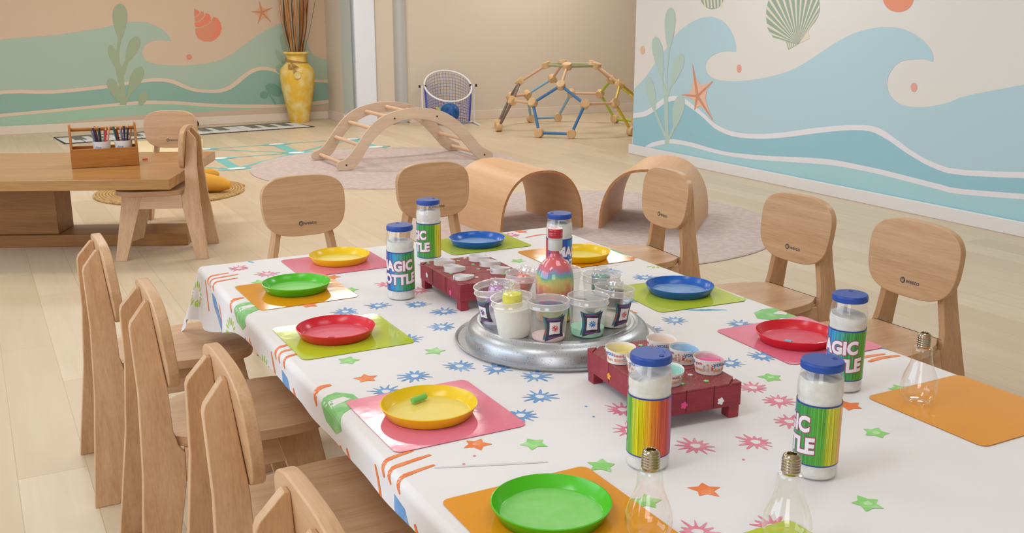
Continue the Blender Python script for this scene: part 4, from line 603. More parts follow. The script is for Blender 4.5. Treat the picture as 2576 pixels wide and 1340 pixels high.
# ================================================================== CHAIRS
BX = wood('beech_x', '#d5ad86', '#bf956b', 'x', .36); BZ = wood('beech_z', '#d3ac84', '#bd9168', 'z', .36); BY = wood('beech_y', '#dab591', '#c69a72', 'y', .36)
ink = mat('logo_ink', '#4c4a4e', .6)
def make_chair():
    t = empty('kids_chair')
    tilt = .186; off = lambda z: .196-z*tilt
    Y = lambda al: al-.215
    rear = [(-.033,0),(.033,0),(.092,.272),(.097,.345),(.084,.362),(.076,.40),(.075,.49),(.0565,.695),(.047,.697),(.012,.655),(.008,.642),(.010,.49),(.0,.31)]
    front = [(.402,0),(.462,0),(.412,.353),(.305,.353)]
    rail = [(.0925,.278),(.3375,.278),(.307,.353),(.0975,.353)]
    for s in (1,-1):
        f = lambda a, b_, h, s=s: (s*(off(b_)+h), Y(a), b_)
        MB().prism(rear, -.011, .011, fn=f).build('rear_leg', BZ, t, bevel=.0022, seg=3)
        MB().prism(front, -.011, .011, fn=f).build('front_leg', BZ, t, bevel=.0022, seg=3)
        MB().prism(rail, -.010, .010, fn=f).build('side_rail', BY, t, bevel=.002)
    MB().box((-.125,Y(.335),.285),(.125,Y(.353),.352)).build('front_rail', BX, t, bevel=.002)
    # seat
    so = spline([(.115,.085),(.158,.15),(.177,.25),(.180,.35),(.160,.42),(.100,.452),(0,.462),(-.100,.452),(-.160,.42),(-.180,.35),(-.177,.25),(-.158,.15),(-.115,.085),(-.112,.082),(.112,.082)], 4, True)
    MB().prism([(x,Y(y)) for x,y in so], .3535, .378).build('seat', BX if False else BY, t, bevel=.005, seg=3)
    # backrest: rounded slab, slightly wider at the top, leaning back
    o2 = [(x*(1+.35*z), z) for x, z in sup(.165, .1175, 3.1, 56)]
    lean = math.atan2(.021,.205)
    def bf(a, b_, h): return (a, Y(.0655)+.0005+.0125+h-b_*sin(lean), .6+b_*cos(lean))
    bk = MB().prism(o2, -.0125, .0125, fn=bf).build('backrest', BX, t, bevel=.003, seg=3)
    # the logo burnt into the front face: a ring emblem and the word
    mb = MB(); vs, fs = text_tris('wesco', .0195, .00035)
    # seen from the front (viewer at +y) left is +x
    place = lambda a, b_: bf(-a, b_, .0128)
    mb.add([place(a+.018, b_-.068) for a,b_ in vs], fs)
    cx, cz, r_ = -.0185, -.068, .0095
    seg = [(cx+r_*cos(i*pi/14), cz+r_*sin(i*pi/14)) for i in range(28)]
    mb.flat(seg, 0, fn=place)
    wm = [(cx-.0055,cz+.0045),(cx-.0032,cz+.0045),(cx-.0022,cz-.003),(cx-.0004,cz+.0045),(cx+.0012,cz+.0045),(cx+.002,cz-.003),(cx+.0035,cz+.0062),(cx+.0052,cz+.0055),(cx+.0032,cz-.0058),(cx+.001,cz-.0058),(cx+.0002,cz-.001),(cx-.001,cz-.0058),(cx-.0034,cz-.0058)]
    mb.flat(wm, 0, 1, fn=lambda a, b_: bf(-a, b_, .0131))
    tag(mb.build('logo', [ink, BX], bk, smooth=0), 'dark grey ring emblem and word wesco')
    return t
ch0 = make_chair()
CHAIRS = [ # x, y, facing degrees (rotation of +y), label, group
 (.428, 2.99, -90, 'pale beech child chair at far left of the long table, cut by the left edge'),
 (.467, 2.40, -90, 'beech child chair left of the table, beside the red tray on lime mat'),
 (.51, 1.82, -90, 'beech child chair left of the table, beside the yellow tray with green chalk'),
 (.487, 1.205, -90, 'nearest beech child chair, left of the table, cut by the bottom edge'),
 (1.105, 3.66, 180, 'beech child chair behind the far table end, beyond the yellow tray on pink'),
 (1.69, 3.735, 181, 'beech child chair behind the far table end, next to the left plywood tunnel'),
 (2.31, 3.27, 86, 'beech child chair right of the table, in front of the right plywood tunnel'),
 (2.36, 2.57, 91, 'beech child chair right of the table, middle of the three on that side'),
 (2.355, 2.06, 91, 'beech child chair right of the table, cut by the right edge of the photo'),
 (.914, 5.862, 69.3, 'pale beech child chair seen side on, pushed under the honey brown wooden craft table'),
 (1.065, 6.60, 156, 'pale beech child chair behind the honey brown craft table, its backrest facing the camera'),
]
GR = ['chairs round the long table']*9+['chairs at the craft table']*2
for i, (x, y, r_, lb_) in enumerate(CHAIRS):
    c = ch0 if i == 0 else copy_tree(ch0)
    c.location = (x, y, 0.0); c.rotation_euler = (0,0,rad(r_)); tag(c, lb_, 'chair', GR[i])

# ================================================================== CRAFT TABLE (left background)
P1 = (.888, 5.505); au = Vector((.4135,.9105)); bu = Vector((-.9105,.4135)); CR = atan2(au.y, au.x)
def ct(a, b_, z=0): return (P1[0]+au.x*a+bu.x*b_, P1[1]+au.y*a+bu.y*b_, z)
HW = wood('honey_wood', '#b98a50', '#9c6d35', 'y', .22, .5, coat=.3); HD = wood('honey_dark', '#a9763c', '#8a5a28', 'y', .4, .6)
tb = empty('craft_table', ct(0,0), CR, 'honey brown rectangular wooden craft table with a thick top at the left edge', 'table')
MB().box((0,0,.415),(1.09,1.5,.47)).build('tabletop', HW, tb, bevel=.003)
MB().box((.50,.06,0),(.80,1.42,.07)).build('base', HD, tb, bevel=.003)
MB().box((.53,.80,.0705),(.77,1.2,.4145)).build('pedestal', HD, tb, bevel=.003)
# caddy on the craft table
cw = wood('caddy_wood', '#b9782e', '#9a5c1c', 'x', .45, .8)
CX, CY = .842, 6.20; cad = empty('tool_caddy', (.830-.18, 6.13, .4705), rad(-6), 'honey brown wooden carry caddy with a dowel handle on the craft table', 'caddy')
Wc, Dc = .18, .17
MB().box((-Wc,0,0),(Wc,.012,.105)).build('front_board', cw, cad, bevel=.002)
MB().box((-Wc,Dc-.012,0),(Wc,Dc,.105)).build('back_board', cw, cad, bevel=.002)
MB().box((-Wc+.0125,.0125,0),(Wc-.0125,Dc-.0125,.012)).build('bottom_board', cw, cad)
for s in (-1,1):
    MB().prism([(.0125,0),(Dc-.0125,0),(Dc-.0125,.105),(Dc/2+.028,.225),(Dc/2+.014,.238),(Dc/2-.014,.238),(Dc/2-.028,.225),(.0125,.105)], Wc-.012, Wc, fn=lambda a, b_, h, s=s: (s*h, a, b_)).build('end_board', cw, cad, bevel=.002)
MB().tube([(-Wc+.001,Dc/2,.208),(Wc-.001,Dc/2,.208)], .011, 12).build('handle', cw, cad)
paper = mat('printed_paper', '#ebe6e2', .7)
def cup_prints(r0, r1, h, seed, words, M=None):
    """paper cup wall with printed words; returns MB and colours"""
    mb = MB(); k = 32
    mb.lathe([(.0001,.001),(r0,.001),(r0,.0),(r1,h),(r1-.0008,h),(r0-.0008,.002),(.0001,.002)], k)
    rs = random.Random(seed)
    for wtxt, ci, size, a0, z0, rot in words:
        vs, fs = text_tris(wtxt, size, size*.02)
        pts = []
        for a, b_ in vs:
            p, q = a*cos(rot)-b_*sin(rot), a*sin(rot)+b_*cos(rot)
            z = z0+q; rr_ = r0+(r1-r0)*z/h+.0004; an = a0+p/rr_
            pts.append((rr_*cos(an), rr_*sin(an), z))
        mb.add(pts, fs, ci)
    return mb
PC = [mat('print_blue','#2f7fc4',.7), mat('print_orange','#e08a3c',.7), mat('print_red','#c2533f',.7), mat('print_grey','#8b8790',.7), mat('print_navy','#2e3560',.7), mat('print_brown','#8a6224',.7)]
cupwords = lambda f, h: [w_ for k_ in range(3) for w_ in (('you',1,.0155,f-.85+2.1*k_,h*.76,.12),('liquid' if k_ == 0 else 'yum',3 if k_ != 1 else 2,.0105,f-.12+2.1*k_,h*.74,.08),('Am',2,.012,f-.85+2.1*k_,h*.32,0),('BEBE!',2,.0085,f-.12+2.1*k_,h*.30,0),('VITA' if k_ else 'CRIA',4,.007,f+.30+2.1*k_,h*.45,1.57),('GLUP',2,.0078,f+.55+2.1*k_,h*.5,1.57),('AMI' if k_ else 'AHI',3,.0085,f+.82+2.1*k_,h*.5,-1.57))]
pcols = {'#e8843a':'orange','#ef3a5e':'hot pink','#2c6f9e':'blue','#c2281e':'red','#e8c52c':'yellow','#a8267e':'magenta','#2f8a4c':'green','#1e6a66':'teal','#6a2430':'maroon','#8a8fa0':'grey','#222a5e':'navy','#1c1c24':'black','#d43040':'crimson','#e8b48c':'peach'}
def caddy_pt(x, y, z): a = rad(-6); return (.650+cos(a)*x-sin(a)*y, 6.13+sin(a)*x+cos(a)*y, .4705+z)
rs = random.Random(3); pmats = {c: mat('pencil_'+n.replace(' ','_'), c, .4) for c, n in pcols.items()}
for ci, (cx, lab) in enumerate(((.105,'white printed paper cup of pencils at the right end of the wooden caddy'),(-.012,'white printed paper cup of pencils at the left edge of the photo in the caddy'))):
    h = .125; o = cup_prints(.038,.050,h,ci,[(w_,c_+0,s_*1.15,a_,z_,r_) for w_,c_,s_,a_,z_,r_ in [('dos',1,.022,-2.1,h*.72,0),('AHI',3,.022,-1.35,h*.45,.1),('you',1,.018,-2.7,h*.6,0),('yum',2,.016,-.5,h*.6,0),('3',2,.02,-1.9,h*.35,0)]]).build('pencil_cup', [paper]+PC, loc=caddy_pt(cx,.085,.0135))
    tag(o, lab, 'cup')
    cl = list(pcols.items()); n = 14 if ci == 0 else 9
    for k in range(n):
        c, nm = cl[(k+ci*5) % len(cl)]; a = 2*pi*k/n*1.0+.4; q = .024 if k % 3 else .008
        bx, by = q*.6*cos(a), q*.6*sin(a); L_ = .185+.02*rs.random(); tx, ty = (q+.028)*cos(a), (q+.022)*sin(a)
        p0 = Vector(caddy_pt(cx+bx,.085+by,.018)); p1 = Vector(caddy_pt(cx+tx,.085+ty,.018+L_)); d_ = (p1-p0).normalized()
        pen = MB().tube([tuple(p0),tuple(p1)], .0055, 6).build('pencil', pmats[c])
        tag(pen, '%s pencil standing in the paper cup at the %s of the wooden caddy' % (nm, 'right end' if ci == 0 else 'left side'), 'pencil', 'pencils in the caddy')
        MB().tube([tuple(p1+d_*.0002),tuple(p1+d_*.009),tuple(p1+d_*.013)], [.0052,.0022,.0003], 6, 0).build('tip', mat('pencil_wood','#dcb68c',.6), pen)
tag(MB().tube([(0,0,0),(.03,-.006,0)], .0045, 8).build('pencil', mat('pencil_tip_red','#e0503c',.5), loc=(.875,6.32,.4755)), 'short red pencil stub lying on the craft table behind the caddy', 'pencil')

# ================================================================== LONG TABLE
X0, X1, Y0, Y1 = .548, 1.787, .64, 3.045
tt = empty('long_table', ((X0+X1)/2,(Y0+Y1)/2,0), 0, 'long rectangular table hidden under the printed white cloth', 'table')
hx_, hy_ = (X1-X0)/2-.016, (Y1-Y0)/2-.016
MB().box((-hx_,-hy_,T-.03),(hx_,hy_,T-.003)).build('tabletop', BY, tt, bevel=.006)
for sx in (-1,1):
    for sy in (-1,1): MB().box((sx*(hx_-.24)-.03,sy*(hy_-.12)-.03,0),(sx*(hx_-.24)+.03,sy*(hy_-.12)+.03,T-.0305)).build('leg', BZ, tt, bevel=.004)
MB().box((-hx_+.2,-hy_+.1,T-.09),(hx_-.2,hy_-.1,T-.0305)).build('apron', BX, tt)
# cloth surface: flat (u,v) -> draped
LH = .165; RC = .016
def over(v):   # how far the left side hangs: short along the seats, longer at the far corner
    t = min(max((v-2.45)/.5, 0), 1); return (.062+.095*t*t*(3-2*t))/LH
def cloth(u, v, lift=0.0, phys=False):
    if phys and u < X0+RC: u = max(X0+RC-(X0+RC-u)/over(v), X0-LH)
    du = max((X0+RC-u)*over(v), 0, u-(X1-RC)); su = -1 if u < (X0+X1)/2 else 1
    dv = max(Y0+RC-v, 0, v-(Y1-RC)); sv = -1 if v < (Y0+Y1)/2 else 1
    d = hypot(du, dv); bu_ = min(max(u,X0+RC),X1-RC); bv_ = min(max(v,Y0+RC),Y1-RC)
    if d < 1e-9: return (u, v, T+lift)
    nx, ny = su*du/d, sv*dv/d; R_ = RC+lift
    if d < RC*pi/2:
        t = d/RC; return (bu_+nx*R_*sin(t), bv_+ny*R_*sin(t), T-RC+R_*cos(t))
    e = d-RC*pi/2; corner = min(du,dv)/d*2
    s_ = bv_ if du > dv else bu_
    fl = .04+.30*corner+(.07*sin(s_*17+1.3)+.05*sin(s_*31))*min(e/.08,1)*(1-min(corner*1.4,1))
    if corner > .05: fl += .10*sin(6*atan2(dv,du)+.6)*min(e/.1,1)
    g = R_+e*fl
    return (bu_+nx*g, bv_+ny*g, T-RC-e*math.sqrt(max(1-fl*fl,.2)))
cm = mat('cloth_white', '#ece9ea', .62, bump=(5,.25,.006), spec=.3)
us = []; 
def axis(a, b_, n): return [a+(b_-a)*i/n for i in range(n)]
us = axis(X0-LH, X0-.03, 12)+axis(X0-.03, X0+.03, 12)+axis(X0+.03, X1-.03, 30)+axis(X1-.03, X1+.03, 12)+axis(X1+.03, X1+LH, 12)+[X1+LH]
vs_c = axis(Y0-LH, Y0-.03, 12)+axis(Y0-.03, Y0+.03, 12)+axis(Y0+.03, Y1-.03, 110)+axis(Y1-.03, Y1+.03, 12)+axis(Y1+.03, Y1+LH, 12)+[Y1+LH]
mb = MB(); nu = len(us)
grid = [cloth(u, v) for v in vs_c for u in us]
mb.add(grid, [(j*nu+i, j*nu+i+1, (j+1)*nu+i+1, (j+1)*nu+i) for j in range(len(vs_c)-1) for i in range(nu-1)])
CC = ['blue','pink','orange','green','leafgreen','lime','cyan','crease_shade','paleorange','palegreen']
cmats = [cm]+[mat('print_cloth_'+n, c, .6, var=(30,v,.48,.72)) for n, c, v in zip(CC, ('#6d9fd6','#e8829c','#f07c38','#8ed672','#82c878','#b3d94c','#5cb4d8','#d8d5da','#f4a674','#bce8a8'), ('#9cbfe4','#efa8b8','#f4a070','#c4e8b4','#aedba4','#cfe690','#9cd2e6','#d8d5da','#f08a4c','#a4de8c'))]
def decal(poly, col, lv=1):
    t = tessellate_polygon([[Vector((a,b_,0)) for a,b_ in poly]])
    near = any(a < X0+.03 or a > X1-.03 or b_ > Y1-.03 or b_ < Y0+.03 for a,b_ in poly)
    vv, ff = refine(poly, t, .012 if near else 9)
    lim = lambda q, lo, hi: min(max(q, lo+.001), hi-.001)
    P = [cloth(lim(a,X0-LH,X1+LH), lim(b_,Y0-LH,Y1+LH), .0004+.0002*lv, True) for a,b_ in vv]
    F = []
    for f in ff:
        a, b_, c = (vv[i] for i in f); s_ = (b_[0]-a[0])*(c[1]-a[1])-(c[0]-a[0])*(b_[1]-a[1]); F.append(f if s_ > 0 else (f[0],f[2],f[1]))
    mb.add(P, F, 0 if col == 'white' else CC.index(col)+1)
rc = random.Random(11)
def splat(x, y, col, r=.042):
    n = rc.choice((11,12,13)); a0 = rc.uniform(0,6.28); P = []
    for i in range(n):
        a = a0+2*pi*i/n; st = 2*pi/n; L = r*rc.uniform(.72,1.12); w = rc.uniform(.09,.19)*r; v = r*rc.uniform(.40,.48); kn = rc.choice((.8,1.15,1.3))
        def q(k, s_): return (x+cos(a)*k-sin(a)*s_, y+sin(a)*k+cos(a)*s_)
        P += [(x+v*cos(a-st/2), y+v*sin(a-st/2)), q(r*.56,-w*.6), q(L*.82,-w*.42*kn), q(L,-w*.2), q(L,w*.2), q(L*.82,w*.42*kn), q(r*.56,w*.6)]
    decal(P, col)
    decal([(x+r*(.24+.05*cos(3*t))*cos(t), y+r*.26*sin(t)) for t in [2*pi*i/14 for i in range(14)]], 'white', 2)
    return
    n = 13; a0 = rc.uniform(0,6.28)
    for i in range(n):
        a = a0+2*pi*i/n; b_ = a0+2*pi*(i+1)/n; r1 = r*.30; r2 = r*.47
        decal([(x+r1*cos(a),y+r1*sin(a)),(x+r2*cos(a),y+r2*sin(a)),(x+r2*cos(b_),y+r2*sin(b_)),(x+r1*cos(b_),y+r1*sin(b_))], col)
        m = (a+b_)/2+rc.uniform(-.08,.08); L = r*rc.uniform(.8,1.05); w0 = r*rc.uniform(.08,.15); w1 = r*rc.uniform(.05,.12)
        cx_, cy_ = cos(m), sin(m); px_, py_ = -cy_, cx_
        q = [(r2*.9,-w0),(L*.75,-w0*.55),(L*.93,-w1),(L,0),(L*.93,w1),(L*.75,w0*.55),(r2*.9,w0)]
        decal([(x+cx_*k+px_*w, y+cy_*k+py_*w) for k,w in q], col)
def starp(x, y, col, r=.03):
    a0 = rc.uniform(0,6.28); P = []
    for i in range(10):
        rr_ = (r if i % 2 == 0 else r*.55)*rc.uniform(.88,1.1); P.append((x+rr_*cos(a0+i*pi/5), y+rr_*sin(a0+i*pi/5)))
    decal(spline(P,2,True), col)
    if rc.random() < .6: decal([(x+r*.34*cos(t)*rc.uniform(.7,1), y+r*.30*sin(t)*rc.uniform(.7,1)) for t in [2*pi*i/9 for i in range(9)]], 'pale'+col, 2)
def radial(x, y, r=.045, full=1, a0=0, ex=1):
    n = 14
    for i in range(int(n*full)):
        a = a0+2*pi*i/n; cx_, cy_ = cos(a), sin(a); px_, py_ = -cy_, cx_
        decal([(x+(cx_*k+px_*w)*ex, y+cy_*k+py_*w) for k,w in ((r*.45,0),(r*.7,-r*.10),(r,-r*.06),(r,r*.06),(r*.7,r*.10))], 'lime')
def stroke(P, w, col):
    P = spline(P, 5); l = []; rr_ = []
    for i, p in enumerate(P):
        a, b_ = P[max(i-1,0)], P[min(i+1,len(P)-1)]; d_ = Vector((b_[0]-a[0],b_[1]-a[1])).normalized(); k = w*(.45+.55*sin(pi*(i+.6)/(len(P)+.2)))*rc.uniform(.9,1.1)
        l.append((p[0]-d_.y*k,p[1]+d_.x*k)); rr_.append((p[0]+d_.y*k,p[1]-d_.x*k))
    decal(l+rr_[::-1], col)
PR = {'blue': [(0.786, 2.378), (0.879, 2.389), (0.974, 2.351), (1.009, 2.259), (0.952, 2.146), (0.844, 2.096), (0.87, 1.873), (0.761, 1.862), (0.675, 1.807), (0.934, 1.819), (0.985, 1.742), (0.935, 1.636), (0.856, 1.57), (1.483, 1.921), (1.604, 1.823), (1.491, 1.614), (1.659, 2.297), (1.609, 2.406), (1.399, 1.613), (1.474, 2.122), (1.38, 1.889)], 'pink': [(0.654, 2.954), (0.711, 2.849), (1.042, 1.502), (1.0, 1.415), (1.062, 1.303), (1.167, 1.266), (1.34, 1.396), (1.285, 1.308), (1.343, 1.475), (0.979, 2.576), (1.03, 2.474), (0.984, 1.019), (0.875, 1.059), (1.585, 2.979)], 'ostar': [(0.667, 1.898), (0.725, 1.492), (0.971, 1.161), (1.444, 1.312), (1.643, 3.01), (1.613, 2.497), (0.723, 2.481), (0.866, 2.725), (1.419, 2.032)], 'gstar': [(0.67, 2.02), (0.863, 1.989), (0.815, 1.446), (0.873, 1.316), (1.417, 1.503), (1.389, 1.195), (1.165, 1.006), (1.432, 2.645), (0.866, 2.571), (0.863, 1.173), (1.605, 1.328), (0.671, 2.769)]}
for x, y in PR['blue']: splat(x, y, 'blue', .036)
for x, y in PR['pink']: splat(x, y, 'pink', .036)
for x, y in PR['ostar']: starp(x, y, 'orange', .027)
for x, y in PR['gstar']: starp(x, y, 'green', .027)
radial(1.775, 2.405, .04, .62, 3.4); radial(1.765, 2.02, .035, .4, 3.3)
for yy_ in (3.03, 2.60, 2.26): radial(X0-.075, yy_, .05, 1, 0, .8)
decal([(1.675,1.84),(1.70,1.88),(1.74,1.895),(1.785,1.885),(1.82,1.85),(1.80,1.81),(1.76,1.795),(1.73,1.815),(1.70,1.805)], 'leafgreen'); decal([(1.735,1.85),(1.765,1.862),(1.782,1.845),(1.76,1.828)][::-1], 'white', 2)
for cy_ in (1.79, 2.525, 1.06):     # green blob over the left edge with orange strokes around it
    decal([(.615,cy_-.02),(.612,cy_+.035),(.585,cy_+.06),(.545,cy_+.045),(.52,cy_+.01),(.515,cy_-.05),(.535,cy_-.085),(.565,cy_-.05),(.59,cy_-.03)], 'leafgreen')
    decal([(.555,cy_+.02),(.59,cy_+.03),(.60,cy_+.012),(.57,cy_-.002),(.552,cy_-.012)], 'white', 2)
    stroke([(.60-.01,cy_+.105),(.565,cy_+.10),(.53,cy_+.07)], .008, 'orange')
    stroke([(.50,cy_-.07),(.46,cy_-.13)], .005, 'orange'); stroke([(.51,cy_-.11),(.45,cy_-.17)], .006, 'orange')
for cy_ in (2.85, 2.13, 1.455):       # hand print: orange fingers on top, blue palm on the drape
    for k, (l, dy) in enumerate(((.615,.05),(.635,.02),(.625,-.02))): stroke([(l,cy_+dy+.015),(l-.035,cy_+dy+.008),(.552,cy_+dy-.004),(.535,cy_+dy-.02)], .0055, 'orange')
    stroke([(.54,cy_+.075),(.50,cy_+.045),(.46,cy_+.02)], .005, 'orange'); stroke([(.51,cy_-.10),(.48,cy_-.12),(.45,cy_-.14)], .007, 'orange')
    decal([(.525,cy_-.015),(.518,cy_-.06),(.49,cy_-.08),(.45,cy_-.10),(.415,cy_-.095),(.42,cy_-.06),(.46,cy_-.04),(.50,cy_-.02)], 'blue')
stroke([(1.655,1.500),(1.70,1.503),(1.745,1.497)], .006, 'orange'); stroke([(1.672,1.476),(1.715,1.482),(1.765,1.474)], .007, 'orange')
decal([(1.755,1.555),(1.79,1.555),(1.83,1.53),(1.83,1.46),(1.795,1.47),(1.78,1.50)], 'blue')
stroke([(1.592,2.709),(1.62,2.735)], .006, 'orange'); stroke([(1.745,2.95),(1.78,2.905)], .010, 'orange'); stroke([(1.61,2.92),(1.67,2.935),(1.70,2.925)], .006, 'orange')
decal([(1.745,2.63),(1.77,2.645),(1.805,2.59),(1.80,2.53),(1.775,2.54)], 'leafgreen'); stroke([(1.72,2.69),(1.74,2.66)], .012, 'orange'); stroke([(1.745,2.50),(1.78,2.515),(1.80,2.50)], .008, 'orange')
stroke([(.70,3.03),(.71,3.005)], .005, 'cyan'); stroke([(.97,2.86),(.99,2.85)], .004, 'cyan')
for k in range(4): stroke([(1.56+.018*k,1.985-.008*k),(1.60+.018*k,1.955-.008*k)], .003, 'cyan')
for x, y in ((.99,1.55),(.975,1.50),(1.50,1.36),(1.25,1.25),(.70,1.45),(.67,1.43),(1.1,1.22)): decal([(x+.003*cos(k), y+.003*sin(k)) for k in range(6)], 'pink' if x > 1.05 or x < .8 else 'blue')
# fold line of the cloth, its shade drawn as a pale grey stroke
for P in ([(.62,1.44),(.80,1.37)],): stroke(P, .0035, 'crease_shade')
co = mb.build('tablecloth', cmats, smooth='keep')
co.data.polygons.foreach_set('use_smooth', [i < (nu-1)*(len(vs_c)-1) for i in range(len(co.data.polygons))])
tag(co, 'white tablecloth printed with paint splats, stars and hand prints on the long table', 'tablecloth')

# ---------------------------------------------------------- placemats
def vinyl(name, c, a=.93):
    m = mat(name, c, .09, spec=.55, bump=(9,.16,.004)); m.node_tree.nodes['Principled BSDF'].inputs['Alpha'].default_value = a; return m
VM = {'pink': vinyl('vinyl_pink','#f2809c'), 'orange': vinyl('vinyl_orange','#f2a01c'), 'lime': vinyl('vinyl_lime','#c3d630')}
MATSET = [ # x, y, w, d, colour, rot, label
 (.728,2.622,.268,.268,'orange',1,'orange vinyl placemat under the green tray at the far left of the table'),
 (.716,2.195,.268,.262,'lime',0,'lime green vinyl placemat under the red tray on the left side of the table'),
 (.714,1.657,.262,.272,'pink',0,'pink vinyl placemat under the yellow tray holding a green chalk'),
 (.713,1.190,.268,.272,'orange',0,'orange vinyl placemat under the nearest green tray at the bottom edge'),
 (.930,2.872,.285,.235,'pink',0,'pink vinyl placemat under the yellow tray at the far end of the table'),
 (1.428,2.912,.285,.225,'lime',0,'lime green vinyl placemat under the blue tray at the far end of the table'),
 (1.620,2.615,.275,.27,'orange',0,'orange vinyl placemat under the yellow tray on the right side of the table'),
 (1.632,2.112,.27,.265,'lime',-4,'lime green vinyl placemat under the blue tray on the right side of the table'),
 (1.646,1.668,.27,.272,'pink',-2,'pink vinyl placemat under the red tray on the right side of the table'),
 (1.640,1.193,.27,.27,'orange',0,'orange vinyl placemat under the glass bulb at the right edge'),
 (.885,.888,.27,.27,'lime',0,'lime green vinyl placemat under the glass bulb at the bottom edge'),
]
for i, (x, y, w, d_, c, r_, lb_) in enumerate(MATSET):
    mb = MB().prism(rrect(w,d_,.016), 0, .0008); o = mb.build('placemat', VM[c], smooth=0)
    o.location = (x, y, T+.0011+.00005*i); o.rotation_euler = (0,0,rad(r_)); tag(o, lb_, 'placemat', 'vinyl placemats on the long table')
# ---------------------------------------------------------- plastic trays (round, shallow)
def plate_mesh(c, dusty):
    m = mat('plastic_'+c[0], c[1], .22, spec=.5); f = mat('tray_floor_'+c[0], c[2], .45, var=(35,c[1],.35,1.3))
    R_ = .0925; mb = MB().lathe([(.0001,0),(.079,0),(.082,.0015),(R_-.0008,.0205),(R_,.0220),(R_-.0022,.0227),(R_-.0030,.0212),(.0800,.0035),(.078,.0025)], 64)
    mb.f = mb.f[:-1]; mb.m = mb.m[:-1]
    mb.lathe([(.078,.0025),(.0001,.0023)], 64, 1)
    mb.f = mb.f[:-2]+mb.f[-1:] if False else mb.f
    return mb.mesh('tray', [m, f], 40)
PCOL = {'yellow':('yellow','#f6cf0e','#eedb78'),'green':('green','#52c41e','#8fd878'),'red':('red','#dd1f34','#df6478'),'blue':('blue','#0f62c0','#7fa4cf')}
PM = {k: plate_mesh(v, 1) for k, v in PCOL.items()}
PL = [(.936,2.862,'yellow','far end of the table on the pink mat'),(.728,2.608,'green','far left of the table on the orange mat'),(.695,2.176,'red','left side of the table on the lime mat'),
      (.698,1.640,'yellow','left side on the pink mat, a green chalk inside'),(.703,1.193,'green','bottom edge on the orange mat, the largest seen'),(1.405,2.874,'blue','far end of the table on the lime mat'),
      (1.629,2.096,'blue','right side of the table on the lime mat'),(1.600,2.555,'yellow','right side behind the sand bottle on the orange mat'),(1.614,1.642,'red','right side of the table on the pink mat')]
for x, y, c, w in [(1.0112*a_, 1.0112*b_, c_, d_) for a_, b_, c_, d_ in PL]:
    o = bpy.data.objects.new('plastic_tray', PM[c]); COL.objects.link(o); o.location = (x, y, T+.0026); tag(o, 'round shallow %s plastic tray, %s' % (c, w), 'tray', 'round plastic trays on the placemats')
def chalk(p, q, r_, c, name, label, grp=None):
    mb = MB(); P, Q = Vector(p), Vector(q); d_ = (Q-P).normalized()
    mb.tube([tuple(P), tuple(P+d_*.0012), tuple(Q-d_*.0012), tuple(Q)], [r_*.8,r_,r_,r_*.8], 14)
    return tag(mb.build('chalk', mat(name, c, .9)), label, 'chalk', grp)
chalk((.690,1.704,T+.0135),(.724,1.716,T+.0135),.0060,'#7cc86a','chalk_green','short green chalk stick lying in the yellow tray on the pink mat')
chalk((1.590,1.650,T+.0100),(1.597,1.635,T+.0100),.0045,'#8fc6e0','chalk_lightblue','pale blue chalk stub in the red tray on the right')
chalk((.672,2.165,T+.0090),(.686,2.159,T+.0090),.0035,'#c83a5a','chalk_rose','small rose chalk stub in the red tray on the left')
# ---------------------------------------------------------- magic bottles
lm = bpy.data.materials.new('bottle_label'); lm.use_nodes = True; nt = lm.node_tree; b = nt.nodes['Principled BSDF']; b.inputs['Roughness'].default_value = .28
uvn = nt.nodes.new('ShaderNodeUVMap'); uvn.uv_map = 'UVMap'; sp = nt.nodes.new('ShaderNodeSeparateXYZ'); cr = nt.nodes.new('ShaderNodeValToRGB')
nt.links.new(uvn.outputs[0], sp.inputs[0]); 
mp = nt.nodes.new('ShaderNodeMapping'); mp.inputs['Scale'].default_value = (70,1.1,1); ns = nt.nodes.new('ShaderNodeTexNoise'); ns.inputs['Scale'].default_value = 1.0; ns.inputs['Detail'].default_value = 4
nt.links.new(uvn.outputs[0], mp.inputs[0]); nt.links.new(mp.outputs[0], ns.inputs[0])
ad = nt.nodes.new('ShaderNodeMath'); ad.operation = 'MULTIPLY_ADD'; ad.inputs[1].default_value = .09; sb = nt.nodes.new('ShaderNodeMath'); sb.operation = 'SUBTRACT'; sb.inputs[1].default_value = .045
nt.links.new(ns.outputs['Fac'], ad.inputs[0]); nt.links.new(sp.outputs[0], ad.inputs[2]); nt.links.new(ad.outputs[0], sb.inputs[0]); nt.links.new(sb.outputs[0], cr.inputs[0])
el = cr.color_ramp.elements; stops = [(0,'#6a3a9c'),(.07,'#3a3fae'),(.13,'#2a62b8'),(.22,'#3f9fd4'),(.29,'#4fb0ae'),(.35,'#3f9f5a'),(.45,'#4aa244'),(.55,'#5fae36'),(.59,'#d0d422'),(.66,'#e4cc1e'),(.71,'#ee9a28'),(.78,'#df5c2c'),(.86,'#cc3a3c'),(.93,'#b03a90'),(1,'#6a3a9c')]
el[0].color = hx(stops[0][1]); el[1].color = hx(stops[-1][1])
for p_, c in stops[1:-1]: e = el.new(p_); e.color = hx(c)
mp2 = nt.nodes.new('ShaderNodeMapping'); mp2.inputs['Scale'].default_value = (150,1.5,1); n2 = nt.nodes.new('ShaderNodeTexNoise'); n2.inputs['Scale'].default_value = 1; n2.inputs['Detail'].default_value = 3
nt.links.new(uvn.outputs[0], mp2.inputs[0]); nt.links.new(mp2.outputs[0], n2.inputs[0])
mr = nt.nodes.new('ShaderNodeMapRange'); mr.inputs[1].default_value = .3; mr.inputs[2].default_value = .7; mr.inputs[3].default_value = .45; mr.inputs[4].default_value = 1.3; nt.links.new(n2.outputs['Fac'], mr.inputs[0])
